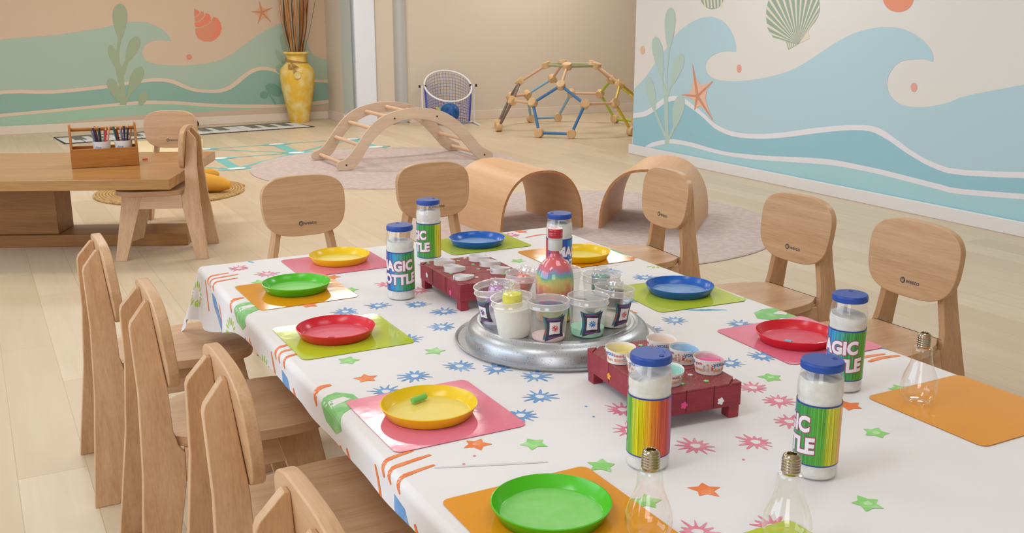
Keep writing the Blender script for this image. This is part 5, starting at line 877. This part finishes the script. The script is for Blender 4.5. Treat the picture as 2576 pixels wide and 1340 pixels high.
mu = nt.nodes.new('ShaderNodeVectorMath'); mu.operation = 'SCALE'; nt.links.new(cr.outputs[0], mu.inputs[0]); nt.links.new(mr.outputs[0], mu.inputs['Scale']); nt.links.new(mu.outputs[0], b.inputs['Base Color'])
plast = clear('bottle_plastic', base=.05, edge=.55, rough=.06, body=.07, bodycol='#e8e8ea')
capm = mat('cap_blue', '#1f4aa2', .42, bump=(300,.1,.0005)); sandm = mat('sand_white', '#e9e7e2', .9, var=(60,'#dcd9d2',.4,.7)); navy = mat('label_border', '#2a3f98', .3)
txw = mat('text_white', '#efeaf0', .35); txo = mat('text_outline', '#a83a66', .35)
RL = .0368
def wrap(mb, txt, size, off, bold, u0, z0, r, mi, arc=0):
    vs, fs = text_tris(txt, size, off, space=1.02)
    vv, ff = refine(vs, fs, .004)
    k = len(mb.v); P = []
    for a, b_ in vv:
        an = 2*pi*u0+a/RL; P.append((r*cos(an), r*sin(an), z0+b_*1.15+arc*a*a))
    mb.add(P, ff, mi)
def bottle_proto(fill, slope):
    t = empty('magic_bottle')
    prof = [(.0001,0),(.033,0),(.036,.003),(.0368,.007),(.0366,.017),(.0358,.0195),(.0358,.0215),(.0366,.024),(.0366,.132),(.0358,.1355),(.0358,.1375),(.0369,.142),(.0372,.150),(.0368,.158),(.0352,.168),(.0328,.181),(.0318,.1845)]
    o = MB().lathe(prof, 48); o.f = o.f[:-1]; o.m = o.m[:-1]; o.build('body', plast, t, smooth=30)
    # sand: lathe with a tilted top
    sp_ = [(max(r_-.0016,.0001), max(z,.0016)) for r_, z in prof if z < fill-.006]+[(.034,fill),(.018,fill+.002),(.0001,fill+.003)]
    s_ = MB().lathe(sp_, 48); s_.v = [(x,y,z+(slope*x if z > fill-.001 else 0)+(.002*sin(x*160)*cos(y*140) if z > fill-.001 else 0)) for x,y,z in s_.v]
    s_.build('sand', sandm, t, smooth=60)
    cp = MB(); N = 96
    ring = lambda r_, z, rib=0: [((r_+(rib if i % 2 else 0))*cos(2*pi*i/N), (r_+(rib if i % 2 else 0))*sin(2*pi*i/N), z) for i in range(N)]
    rows = [ring(.0335,.185), ring(.0343,.1858,.0004), ring(.0343,.1945,.0004), ring(.0338,.1975), ring(.0325,.1985), ring(.0005,.1985)]
    for k in range(len(rows)-1): cp.add(rows[k]+rows[k+1], [(i,(i+1)%N,N+(i+1)%N,N+i) for i in range(N)])
    c = cp.build('cap', capm, t, smooth=35)
    MB().lathe([(.0001,0),(.0042,0),(.0046,.0006),(.0036,.0009),(.003,.0003),(.0001,.0003)], 16, M=M4((.012,-.018,.1986))).lathe([(.0001,0),(.0009,0),(.0001,.0006)], 8, M=M4((.021,-.006,.1986))).lathe([(.0001,0),(.0009,0),(.0001,.0006)], 8, M=M4((.022,-.001,.1986))).lathe([(.0001,0),(.0009,0),(.0001,.0006)], 8, M=M4((.022,.004,.1986))).build('vent', capm, c)
    # label
    N = 96; z0, z1 = .0255, .1305; mb = MB(); L_ = .97
    vs = [(RL*cos(2*pi*L_*i/N+.02), RL*sin(2*pi*L_*i/N+.02), z) for z in (z0,z0+.0022,z1-.0028,z1) for i in range(N+1)]
    n = N+1; fs = []; ms = []
    for j in range(3):
        for i in range(N): fs.append((j*n+i, j*n+i+1, (j+1)*n+i+1, (j+1)*n+i)); ms.append(0 if j == 1 else 1)
    mb.add(vs, fs); mb.m = ms
    k = int(.905*N)
    mb.add([(RL*1.002*cos(a), RL*1.002*sin(a), z) for z in (z0,z1) for a in (2*pi*.905,2*pi*.92)], [(0,1,3,2)], 1)
    for txt, z, u0, s_ in (('MAGIC',.0925,.235,.0315),('BOTTLE',.0560,.245,.0315)):
        wrap(mb, txt, s_, .0030, 0, u0, z, RL*1.006, 3, 1.2); wrap(mb, txt, s_, .0016, 0, u0, z, RL*1.012, 2, 1.2)
    lo = mb.build('label', [lm, navy, txw, txo], t, smooth=40)
    uv = lo.data.uv_layers.new(name='UVMap')
    for p in lo.data.polygons:
        us_ = [atan2(lo.data.vertices[v].co.y, lo.data.vertices[v].co.x)/(2*pi) % 1 for v in p.vertices]
        mxu = max(us_)
        for li, u_, v in zip(p.loop_indices, us_, p.vertices):
            if mxu-u_ > .5: u_ += 1
            uv.data[li].uv = (u_, lo.data.vertices[v].co.z*4)
    return t
PROT = {}
BOT = [ # x, y, u facing camera, fill, slope, label
 (.963,2.434,.300,.156,.05,'magic bottle with the word MAGIC BOTTLE facing, left of the far red stand'),
 (1.175,2.735,.485,.166,-.10,'magic bottle behind the left one, green and yellow side showing, near the far table end'),
 (1.415,2.372,.045,.170,.02,'magic bottle half hidden behind the sand bottle, blue and purple side showing'),
 (.945,1.284,.70,.165,.25,'magic bottle with yellow and orange side showing, in front of the near red stand'),
 (1.170,1.126,.505,.170,-.04,'nearest magic bottle on the right, green and yellow side showing'),
 (1.505,1.390,.345,.157,.12,'magic bottle with white lettering beside the red tray on the right'),
]
for i, (x, y, u_, fill, sl, lb_) in enumerate(BOT):
    o = bottle_proto(fill, sl); o.location = (x, y, T+.0008); o.rotation_euler = (0,0,atan2(-y,-x)-2*pi*u_)
    tag(o, lb_, 'bottle', 'sand filled magic bottles')
# ---------------------------------------------------------- red wooden stands
rw = wood('red_paint_wood', '#a03440', '#86242f', 'x', .55, .9); MATS['red_top'] = rt_ = mat('red_paint_top', '#8c3a3c', .6, var=(120,'#a04a4a',.4,.7))
stkc = {'w':mat('foam_white','#efeeef',.6),'g':mat('foam_green','#8fe08a',.5),'y':mat('foam_yellow','#e8a82c',.5),'p':mat('foam_pink','#e84c8c',.5),'s':mat('foam_silver','#d8d4d0',.3)}
def flower(mb, M, r_, mi):
    P = []
    for i in range(40):
        a = 2*pi*i/40; q = r_*(.62+.38*abs(cos(2.5*a))); P.append((q*cos(a), q*sin(a)))
    mb.prism(P, 0, .0008, mi, M)
def stand(loc, rz, w, d, h, label, flowers, sides, glitter):
    t = empty('red_stand', loc, rz, label, 'stand')
    c = .028
    ap_h = .046
    # four apron boards, top of three slats and octagonal plate, legs
    for s in (-1,1):
        MB().box((-w/2,s*(d/2-.004)-.004,h-ap_h),(w/2,s*(d/2-.004)+.004,h-.0035)).build('apron_board', rw, t, bevel=.001)
        MB().box((s*(w/2-.004)-.004,-d/2+.0085,h-ap_h),(s*(w/2-.004)+.004,d/2-.0085,h-.0035)).build('apron_board', rw, t, bevel=.001)
    mb = MB().box((-w/2+.0085,-d/2+.0085,h-.010),(w/2-.0085,d/2-.0085,h-.0036)).prism([(-w/2+c,-d/2),(w/2-c,-d/2),(w/2,-d/2+c),(w/2,d/2-c),(w/2-c,d/2),(-w/2+c,d/2),(-w/2,d/2-c),(-w/2,-d/2+c)], h-.0034, h)
    for sx in (-1,1):
        for sy in (-1,1): mb.prism([(sx*w/2,sy*d/2),(sx*(w/2-c+.006),sy*d/2),(sx*w/2,sy*(d/2-c+.006))], h-.0034, h-.0004)
    tp = mb.build('top_board', rt_, t, bevel=.0008)
    mb = MB()
    for y in (-d/6, d/6): mb.box((-w/2+.001,y-.0008,h),(w/2-.001,y+.0008,h+.0003)); mb.box((-w/2-.0006,y-.0009,h-ap_h+.004),(-w/2+.001,y+.0009,h)); mb.box((w/2-.001,y-.0009,h-ap_h+.004),(w/2+.0006,y+.0009,h))
    for x in (-w/6, w/6): mb.box((x-.0009,-d/2-.0006,h-ap_h+.004),(x+.0009,-d/2+.001,h)); mb.box((x-.0009,d/2-.001,h-ap_h+.004),(x+.0009,d/2+.0006,h))
    mb.build('groove', mat('groove_dark','#5a1c22',.7), t)
    for sx in (-1,1):
        for sy in (-1,1): MB().box((sx*(w/2-.013)-.011,sy*(d/2-.014)-.0125,0),(sx*(w/2-.013)+.011,sy*(d/2-.014)+.0125,h-ap_h-.0003 if False else h-.011)).build('foot', rw, t, bevel=.001)
    for x, y, c_ in flowers:
        mb = MB(); flower(mb, M4((x,y,h+.0002),x*90), .0055, 0)
        tag(mb.build('flower_sticker', stkc[c_], tp, smooth=0), {'w':'white','g':'green','y':'yellow','p':'pink','s':'silver'}[c_]+' foam flower sticker')
    for side, u_, z, c_ in sides:
        mb = MB()
        Mx = Matrix.Translation((u_,-d/2-.0003,z)) @ Matrix.Rotation(pi/2,4,'X') if side == 'f' else Matrix.Translation((-w/2-.0003,u_,z)) @ Matrix.Rotation(-pi/2,4,'Y')
        flower(mb, Mx, .0075, 0); tag(mb.build('flower_sticker', stkc[c_], t, smooth=0), {'w':'white','y':'yellow','p':'pink'}[c_]+' foam flower sticker')
    rg = random.Random(int(w*1e4)+len(flowers)); mb = MB()
    for i in range(glitter):
        x, y = rg.gauss(0,w*.27), rg.gauss(0,d*.27)
        if abs(x)+.012 > w/2 or abs(y)+.012 > d/2: continue
        s_ = rg.uniform(.0004,.0009); a = rg.uniform(0,3); mb.flat([(x+s_*cos(a+k*pi/2), y+s_*sin(a+k*pi/2)) for k in range(4)], h+.0003)
    if glitter: g_ = mb.build('glitter', mat('glitter_white','#f2e8ea',.3), tp, smooth=0); g_['kind'] = 'stuff'
    return t
fl1 = [(-.085,.112,'g'),(-.02,.06,'y'),(.03,.12,'w'),(.0,.10,'g'),(-.075,-.02,'g'),(-.055,-.045,'s'),(-.08,-.095,'g'),(-.03,-.085,'w'),(.01,-.01,'g'),(.03,-.03,'s'),(.05,.05,'g'),(.02,.045,'g'),(.06,-.06,'g'),(.045,-.09,'g'),(.075,.09,'w'),(.0,-.115,'s')]
stand((1.1475,2.372,T+.0009), rad(-1), .200,.268,.070,'low dark red wooden stand with white teardrop dishes at the far side of the tray',fl1,[('l',.085,.045,'w'),('l',-.075,.035,'p'),('f',.05,.042,'w')],0)
fl2 = [(-.055,.125,'g'),(-.07,.065,'w'),(-.075,.03,'g'),(.02,.115,'g'),(-.03,-.075,'s'),(-.055,-.09,'g'),(-.02,-.11,'g'),(-.07,-.115,'g'),(.03,-.115,'g'),(.065,-.09,'g'),(.075,-.035,'g'),(-.02,-.045,'g'),(.02,-.075,'s')]
stand((1.143,1.520,T+.0009), rad(-5.5), .180,.285,.070,'low dark red wooden stand with chalk cups, beside the silver dome tray',fl2,[('l',.045,.042,'y'),('f',-.035,.042,'p'),('f',.045,.038,'w')],900)
# teardrop dishes
wc = mat('dish_white', '#ece8e8', .5)
TD = [((1.095,2.452),.6,1,'second back-left'),((1.090,2.376),.5,0,'middle left'),((1.078,2.292),.5,2,'lowest, front left'),((1.200,2.450),.5,1,'back right'),((1.200,2.383),.4,1,'middle right'),((1.192,2.305),.5,3,'front right with red chalk')]
for k, ((x, y), a, v, w) in enumerate(TD):
    P = [(.026*cos(t)*(1+.28*(cos(t) > 0)*cos(t)**2), .021*sin(t)*(1-.35*max(cos(t),0)**1.5)) for t in [2*pi*i/36 for i in range(36)]]
    h = .015 if v != 2 else .009; Q = [(a_*.95,b_*.94) for a_,b_ in P]; n = 36
    vs = [(a_,b_,0) for a_,b_ in P]+[(a_,b_,h*(1-.35*min(max(a_/.03,0),1))) for a_,b_ in P]+[(a_,b_,h*(1-.35*min(max(a_/.03,0),1))) for a_,b_ in Q]+[(a_,b_,.0012) for a_,b_ in Q]
    fs = [(r*n+i, r*n+(i+1)%n, (r+1)*n+(i+1)%n, (r+1)*n+i) for r in range(3) for i in range(n)]+[tuple(range(n-1,-1,-1)), tuple(range(3*n,4*n))]
    o = MB().add(vs, fs).build('teardrop_dish', wc, loc=(x,y,T+.0714)); o.rotation_euler = (0,0,rad(-25+14*(k%3)))
    tag(o, 'white teardrop dish on the far red stand, %s' % w, 'dish', 'white dishes on the far red stand')
    ml_ = MB(); ang = -2.55
    for i in range(14):
        a1, a2 = 2*pi*i/14, 2*pi*(i+1)/14; c0 = Vector((-.0262,-.004,h*.5))
        ml_.add([(c0.x-.0004, c0.y+rr_*cos(q), c0.z+rr_*sin(q)) for rr_, q in ((.0036,a1),(.0044,a1),(.0044,a2),(.0036,a2))], [(0,1,2,3)])
    ml_.box((-.0268,-.0055,h*.5-.0012),(-.0264,-.0025,h*.5+.0003))
    tag(ml_.build('logo', mat('logo_black','#222',.5) if False else mat('logo_black','#222226',.5), o, smooth=0), 'small round black emblem')
tag(MB().prism([(0,0),(.012,.002),(.004,.012)], 0, .005).build('chalk', mat('chalk_red','#e8604c',.9), loc=(1.182,2.302,T+.0735)), 'tiny red chalk piece in the front right white dish', 'chalk')
# paper cups with chalk
CUPC = [(1.082,1.572,'yellow','#f0e2a0',.2,'left corner of the near red stand, yellow dust and chalk inside'),(1.086,1.505,'cream','#efe4cc',0,'hidden behind the rainbow bottle on the near red stand, cream inside'),(1.092,1.430,'teal','#aadcd0',.1,'half hidden behind the rainbow bottle, teal inside'),
        (1.186,1.578,'peach','#ecd6c8',-.05,'far corner of the near red stand, empty and peach inside'),(1.193,1.512,'blue','#a6cde8',.1,'middle right of the near red stand, blue chalk inside'),(1.200,1.444,'pink','#eab0c0',.3,'right corner of the near red stand, pink chalk inside')]
for k, (x, y, cn, c, tlt, lb_) in enumerate(CUPC):
    h = .030; f0 = atan2(-y,-x)+.3*k
    mb = cup_prints(.0255,.0305,h,k,[(w_,c_,s_*.9,a_,z_,r_) for w_,c_,s_,a_,z_,r_ in cupwords(f0,h)])
    mb.lathe([(.0296,h-.0012),(.0246,.0060),(.0001,.0058)], 32, 7, cap0=False)
    mb.f = mb.f[:-1] if False else mb.f
    # the front rim is pressed down a little
    mb.v = [(a_,b_,z*(1-.16*max(0,cos(atan2(b_,a_)-f0-.3))**2) if z > h*.6 else z) for a_,b_,z in mb.v]
    o = mb.build('paper_cup', [paper]+PC+[mat('dust_'+cn, c, .9, var=(90,'#efe9e4',.45,.75))], loc=(x,y,T+.0716), smooth=30)
    tag(o, 'paper cup at the '+lb_ if not lb_.startswith(('hidden','half')) else 'printed paper cup, '+lb_, 'cup', 'printed paper cups on the near red stand')
chalk((1.072,1.580,T+.083),(1.092,1.562,T+.087),.0055,'#eccf7c','chalk_yellow','yellow chalk stick in the paper cup at the left corner')
chalk((1.180,1.520,T+.082),(1.205,1.498,T+.090),.0058,'#6fb6e6','chalk_blue','long blue chalk stick in the blue dusted paper cup'); chalk((1.178,1.500,T+.080),(1.190,1.517,T+.082),.005,'#5a9ed2','chalk_blue_dark','short blue chalk stub beside the long one in the same paper cup')
chalk((1.188,1.458,T+.090),(1.214,1.428,T+.092),.0062,'#ec6c9e','chalk_pink','pink chalk stick leaning in the right corner paper cup'); chalk((1.186,1.436,T+.080),(1.198,1.432,T+.081),.005,'#f2848c','chalk_salmon','salmon chalk stub in the right corner paper cup')
# ---------------------------------------------------------- silver dome tray
sv = bpy.data.materials.new('silver_glitter'); sv.use_nodes = True; nt = sv.node_tree; b = nt.nodes['Principled BSDF']
b.inputs['Metallic'].default_value = .75; b.inputs['Roughness'].default_value = .33
tc = nt.nodes.new('ShaderNodeTexCoord'); vo = nt.nodes.new('ShaderNodeTexVoronoi'); vo.inputs['Scale'].default_value = 360; ns = nt.nodes.new('ShaderNodeTexNoise'); ns.inputs['Scale'].default_value = 14
nt.links.new(tc.outputs['Object'], vo.inputs[0]); nt.links.new(tc.outputs['Object'], ns.inputs[0])
m1 = nt.nodes.new('ShaderNodeMath'); m1.operation = 'LESS_THAN'; m1.inputs[1].default_value = .30; nt.links.new(vo.outputs['Distance'], m1.inputs[0])
sc_ = nt.nodes.new('ShaderNodeSeparateColor'); nt.links.new(vo.outputs['Color'], sc_.inputs[0])
m2 = nt.nodes.new('ShaderNodeMath'); m2.operation = 'MULTIPLY_ADD'; m2.inputs[1].default_value = .7; m2.inputs[2].default_value = -.07; nt.links.new(ns.outputs['Fac'], m2.inputs[0])
m3 = nt.nodes.new('ShaderNodeMath'); m3.operation = 'LESS_THAN'; nt.links.new(sc_.outputs[0], m3.inputs[0]); nt.links.new(m2.outputs[0], m3.inputs[1])
m4 = nt.nodes.new('ShaderNodeMath'); m4.operation = 'MULTIPLY'; nt.links.new(m1.outputs[0], m4.inputs[0]); nt.links.new(m3.outputs[0], m4.inputs[1])
mx = nt.nodes.new('ShaderNodeMix'); mx.data_type = 'RGBA'; mx.inputs[6].default_value = hx('#b4b7bb')
hs = nt.nodes.new('ShaderNodeValToRGB'); hs.color_ramp.interpolation = 'CONSTANT'; e = hs.color_ramp.elements; e[0].color = hx('#6a5f52'); e[1].position = .4; e[1].color = hx('#b58a6a')
for p_, c in ((.55,'#3c3a38'),(.7,'#f4e6d8'),(.8,'#8c9cb0'),(.9,'#b06a60')): q = e.new(p_); q.color = hx(c)
nt.links.new(sc_.outputs[1], hs.inputs[0]); nt.links.new(hs.outputs[0], mx.inputs[7]); nt.links.new(m4.outputs[0], mx.inputs[0]); nt.links.new(mx.outputs[2], b.inputs['Base Color'])
TC = (1.155, 1.940); DH = .050
prof = [(.228,0),(.236,.002),(.240,.0065),(.237,.008),(.232,.004),(.2155,.0035),(.2150,.006),(.213,.022),(.207,.034),(.198,.042),(.190,.0455),(.1875,.0485),(.183,.0495),(.180,.0485),(.177,.0465),(.170,.0465),(.168,.0475),(.165,.0465),(.0001,.0465)]
o = MB().lathe(prof, 128).build('dome_tray', sv, loc=(*TC,T+.0009), smooth=28); tag(o, 'large upturned silver metal tray dusted with glitter in the middle of the table', 'tray')
ZT = T+.0009+.0467
# ---------------------------------------------------------- central sand bottle
gl = clear('clear_glass', base=.06, edge=.75, rough=.02, body=.0)
sbo = empty('sand_bottle', (1.150,1.945,ZT), 0, 'round shouldered glass bottle of layered rainbow sand with a red cap', 'bottle')
bp = [(.0001,0),(.040,0),(.0435,.003),(.0445,.008),(.0445,.092),(.0440,.104),(.0415,.117),(.036,.129),(.028,.138),(.0195,.145),(.0155,.152),(.0145,.160),(.0145,.186)]
q = MB().lathe(bp, 48); q.f = q.f[:-1]; q.m = q.m[:-1]; q.build('glass_body', gl, sbo)
rsand = bpy.data.materials.new('rainbow_sand'); rsand.use_nodes = True; nt = rsand.node_tree; b = nt.nodes['Principled BSDF']; b.inputs['Roughness'].default_value = .9
tc = nt.nodes.new('ShaderNodeTexCoord'); sp = nt.nodes.new('ShaderNodeSeparateXYZ'); ns = nt.nodes.new('ShaderNodeTexNoise'); ns.inputs['Scale'].default_value = 26; ns.inputs['Detail'].default_value = 2
n3 = nt.nodes.new('ShaderNodeTexNoise'); n3.inputs['Scale'].default_value = 700; cr = nt.nodes.new('ShaderNodeValToRGB')
nt.links.new(tc.outputs['Object'], sp.inputs[0]); nt.links.new(tc.outputs['Object'], ns.inputs[0]); nt.links.new(tc.outputs['Object'], n3.inputs[0])
a1 = nt.nodes.new('ShaderNodeMath'); a1.operation = 'MULTIPLY_ADD'; a1.inputs[1].default_value = .055; nt.links.new(ns.outputs['Fac'], a1.inputs[0]); nt.links.new(sp.outputs[2], a1.inputs[2])
a2 = nt.nodes.new('ShaderNodeMath'); a2.operation = 'MULTIPLY_ADD'; a2.inputs[1].default_value = .030; nt.links.new(n3.outputs['Fac'], a2.inputs[0]); nt.links.new(a1.outputs[0], a2.inputs[2])
mr = nt.nodes.new('ShaderNodeMapRange'); mr.inputs[1].default_value = .042; mr.inputs[2].default_value = .205; nt.links.new(a2.outputs[0], mr.inputs[0]); nt.links.new(mr.outputs[0], cr.inputs[0])
el = cr.color_ramp.elements; el[0].color = hx('#e08a2c'); el[1].color = hx('#d05a66')
for p_, c in ((.08,'#e0b83a'),(.16,'#8fb84a'),(.24,'#58a890'),(.30,'#8a7ac0'),(.36,'#d8667c'),(.44,'#dd8878'),(.50,'#e0a060'),(.57,'#d8c070'),(.62,'#b8c070'),(.67,'#68b488'),(.72,'#6a9ccc'),(.77,'#c0708c'),(.84,'#e06468')): q = el.new(p_); q.color = hx(c)
nt.links.new(cr.outputs[0], b.inputs['Base Color'])
MB().lathe([(.0001,.0015),(.0405,.002),(.0432,.006),(.0432,.092),(.0427,.104),(.040,.117),(.0345,.129),(.0262,.138),(.017,.146),(.0125,.150),(.009,.160),(.008,.168),(.004,.170),(.0001,.170)], 48).build('sand', rsand, sbo)
tag(MB().lathe([(.0150,.1655),(.0166,.1655),(.0166,.189),(.0160,.190),(.0166,.191),(.0166,.1945),(.0150,.1945)], 36).build('collar', mat('collar_grey','#c2c2bd',.35), sbo), 'pale grey neck collar')
tag(MB().lathe([(.0162,.1947),(.0170,.1950),(.0166,.2000),(.0172,.2015),(.0166,.2035),(.0173,.2055),(.0167,.2075),(.0172,.2095),(.0172,.2130),(.0160,.2150),(.0001,.2152)], 40).build('cap', mat('cap_red','#b5202c',.25,coat=.5), sbo), 'shiny red screw cap')
# ---------------------------------------------------------- plastic cups on the dome tray
cup_p = clear('cup_plastic', base=.07, edge=.35, rough=.12, body=.15, bodycol='#f0eeee')
rimp = clear('cup_rim', base=.10, edge=.4, rough=.15, body=.28, bodycol='#f6f4f4')
beadp = clear('cup_bead', base=.15, edge=.5, rough=.15, body=.6, bodycol='#f6f4f4')
frm = [mat('frame_dark','#3a3648',.4), mat('frame_teal','#3f7a78',.4), mat('frame_purple','#7a4a8c',.4), mat('card_white','#ece6e6',.5)]
HCUP = .088
def rc_(z): return .0365+(.0450-.0365)*z/HCUP
def cup(loc, face, tiltv, fillc, fillh, sticker, label, name='plastic_cup'):
    t = empty(name, loc, 0, label, 'cup', 'clear plastic cups on the silver tray')
    t.rotation_euler = (tiltv[0], tiltv[1], 0)
    pr = [(.0001,.0008),(.0355,.0008),(.0365,.003)]+[(rc_(z),z) for z in (.02,.04,.06,.071)]
    q = MB().lathe([(.0001,0),(.034,0),(.0365,.003)]+[(rc_(z),z) for z in (.02,.04,.06,.0712)], 48); q.f = q.f[:-1]; q.m = q.m[:-1]
    q.build('wall', cup_p, t)
    MB().lathe([(rc_(.0712),.0712),(.0452,.0722),(.0462,.0738),(.0452,.0752),(.0450,.085),(.0463,.0862),(.0463,.0878),(.0452,.0885),(.0440,.0872),(.0438,.076),(.0434,.0712)], 48, closed=True).build('rim', rimp, t)
    MB().tube([(.0462*cos(2*pi*i/48),.0462*sin(2*pi*i/48),.0876) for i in range(48)], .0009, 6, loop=True).tube([(.0460*cos(2*pi*i/48),.0460*sin(2*pi*i/48),.0738) for i in range(48)], .0008, 6, loop=True).build('rim_bead', beadp, t)
    if fillc:
        c0, nm = fillc; m = mat('fill_'+nm, c0, .8)
        P = [(.0001,.0012),(.0345,.0012)]+[(rc_(z)-.001,z) for z in (.004,fillh*.5,fillh)]+[(.02,fillh+.003),(.0001,fillh+.005)]
        tag(MB().lathe(P, 40).build('filling', m, t), nm.replace('_',' ')+' powder filling')
    if sticker:
        mb = MB(); W_ = .020
        def ap_(a, b_, r_=0.0006): z = .034+b_; an = face+a/.041; return ((rc_(z)+r_)*cos(an), (rc_(z)+r_)*sin(an), z)
        def poly(P, mi, lv):
            P = [(a*1.13,b_*1.13) for a,b_ in P]; vv, ff = refine(P, tessellate_polygon([[Vector((a,b_,0)) for a,b_ in P]]), .006); mb.add([ap_(a,b_,.0004+.00025*lv) for a,b_ in vv], ff, mi)
        for dx, dy, mi, lv in ((-.003,.0015,1,0),(.0015,-.001,0,1)):
            poly([(-.021+dx,.024+dy),(-.008+dx,.020+dy),(.008+dx,.021+dy),(.021+dx,.026+dy),(.017+dx,.008+dy),(.018+dx,-.008+dy),(.022+dx,-.019+dy),(.006+dx,-.018+dy),(-.008+dx,-.021+dy),(-.022+dx,-.026+dy),(-.017+dx,-.008+dy),(-.017+dx,.008+dy)], mi, lv)
        poly([(-.016,.020),(.012,.019),(.010,.016),(-.012,.0165)], 2, 2); poly([(-.013,-.018),(.014,-.0155),(.016,-.018),(-.012,-.021)], 2, 2)
        poly([(-.018,.004),(-.0165,.004),(-.018,-.014),(-.020,-.016)], 4, 2); poly([(.0150,.016),(.0165,.018),(.0155,.002),(.0142,.002)], 1, 2)
        poly([(-.010,.013),(.012,.012),(.011,0),(.012,-.012),(0,-.011),(-.011,-.013),(-.010,0)], 3, 3)
        rr_ = random.Random(len(label)); P = []
        for i in range(48):
            a = 2*pi*i/48; P.append((.0078*(.72+.28*cos(a*10))*cos(a)+.0005, .0078*(.72+.28*cos(a*10))*sin(a)))
        poly(P, 4, 4)
        for ex, ey in ((-.0015,-.001),(.0018,.0022)): poly([(ex+.0014*cos(i), ey+.0014*sin(i)) for i in range(6)], 3, 5); poly([(ex+.0005*cos(i*1.2), ey+.0005*sin(i*1.2)) for i in range(5)], 0, 6)
        tag(mb.build('sticker', frm+[mat('splat_'+sticker[1], sticker[0], .5)], t, smooth=0), 'dark frame sticker with a %s splat' % sticker[1])
    return t
def cam_face(x, y, d=0): return atan2(-y,-x)+d
CU = [ # x,y,tilt,fill,fh,sticker,face offset,label
 (1.012,1.885,(.02,-.10),('#f0eee0','cream'),.066,None,0,'plastic cup of cream powder and yellow paint jar, front left on silver tray'),
 (1.064,1.826,(0,0),('#f2cdc8','pale_pink'),.008,('#d84a44','red'),.35,'clear plastic cup with a red splat sticker at the front of the silver tray'),
 (1.156,1.812,(0,.02),('#a8e2c0','mint'),.018,('#2f7fc0','blue'),.25,'plastic cup with blue splat sticker and mint powder on the silver tray'),
 (1.240,1.846,(.02,.10),('#eae4d6','ivory'),.028,('#d85a4c','coral'),.75,'clear plastic cup with a dark jar at the right of the silver tray'),
 (1.283,1.955,(0,.02),('#dfe8e2','pale_grey'),.030,None,0,'clear plastic cup with a teal paint jar at the back right of the silver tray'),
 (1.130,2.055,(0,0),('#eee2dc','pale_rose'),.030,None,0,'clear plastic cup with an orange paint jar at the back left of the silver tray'),
 (1.024,1.990,(0,-.12),('#ddd8e4','lilac_grey'),.030,('#5a4a8c','violet'),-.9,'clear plastic cup with a purple paint jar at the far left of the silver tray'),
 (1.228,2.040,(0,0),None,0,None,0,'clear plastic cup hidden behind the sand bottle on the silver tray'),
]
for x, y, tv, fc, fh, st, fo, lb_ in CU: cup((x,y,ZT+.0003), cam_face(x,y,fo), tv, fc, fh, st, lb_)
# glass paint jars
jg = clear('jar_glass', base=.12, edge=.85, rough=.04, body=.06)
def jar(loc, rot, pc, pn, H_, label):
    t = empty('paint_jar', loc, 0, label, 'jar', 'paint jars in the plastic cups'); t.rotation_euler = rot
    q = MB().lathe([(.0001,0),(.0205,0),(.0225,.003),(.0225,H_-.018),(.0205,H_-.013),(.0188,H_-.0115),(.0193,H_-.009),(.0188,H_-.007),(.0195,H_-.0045),(.0190,H_-.002),(.0180,H_),(.0165,H_-.001),(.0170,H_-.010)], 36); q.f = q.f[:-1]; q.m = q.m[:-1]; q.build('glass', jg, t)
    tag(MB().lathe([(.0001,.0015),(.0195,.0015),(.0213,.004),(.0213,H_-.024),(.0205,H_-.021),(.0001,H_-.0205)], 32).build('paint', mat('paint_'+pn, pc, .4), t), pn+' paint')
jar((1.005,1.880,ZT+.057), (0,-.06,0), '#e6df1c','yellow', .060, 'small glass jar of yellow paint standing in the front left plastic cup')
jar((1.014,1.988,ZT+.042), (.15,.22,0), '#b05ab0','purple', .060, 'small glass jar of purple paint leaning in the far left plastic cup')
jar((1.116,2.050,ZT+.044), (.1,.35,0), '#e8622c','orange', .062, 'small glass jar of orange paint leaning in the back left plastic cup')
jar((1.285,1.958,ZT+.042), (0,0,0), '#1f7f78','teal', .062, 'small glass jar of teal paint in the back right plastic cup')
jar((1.250,1.850,ZT+.040), (-.1,.12,0), '#4a4440','black', .060, 'small glass jar of black paint in the right plastic cup')
# ---------------------------------------------------------- bulb shaped glass vases
bulbg = clear('bulb_glass', base=.06, edge=.9, rough=.012, body=.0); chrome = mat('screw_chrome', '#b9ab98', .16, metal=1)
def bulb(x, y, z, label):
    t = empty('glass_bulb', (x,y,z), 0, label, 'bulb', 'bulb shaped glass vases')
    prof = [(.0001,.004),(.012,.003),(.017,0),(.022,.001),(.029,.009),(.0335,.020),(.0350,.032),(.0338,.044),(.030,.057),(.0245,.070),(.0205,.082),(.0188,.094),(.0182,.104),(.0182,.1085),(.0165,.1115),(.0125,.1125)]
    q = MB().lathe(prof, 48); q.f = q.f[:-1]; q.m = q.m[:-1]; q.build('glass', bulbg, t)
    pr = [(.0118,.111)]
    for k in range(5): z_ = .1135+.0043*k; pr += [(.0122,z_),(.0134,z_+.0014),(.0134,z_+.0024),(.0122,z_+.0040)]
    pr += [(.0126,.1365),(.0112,.1395),(.0078,.1415),(.0070,.1412),(.0066,.1400),(.0068,.137),(.0105,.134),(.0108,.112)]
    tag(MB().lathe(pr, 40, closed=True).build('screw_cap', chrome, t), 'silver threaded screw collar')
bulb(.797,1.075,T+.0012,'clear glass bulb vase beside the nearest green tray, on the edge of the orange mat')
bulb(.962,.969,T+.0024,'clear glass bulb vase on the lime mat at the bottom edge')
bulb(1.575,1.262,T+.0024,'clear glass bulb vase at the right edge on the orange mat')
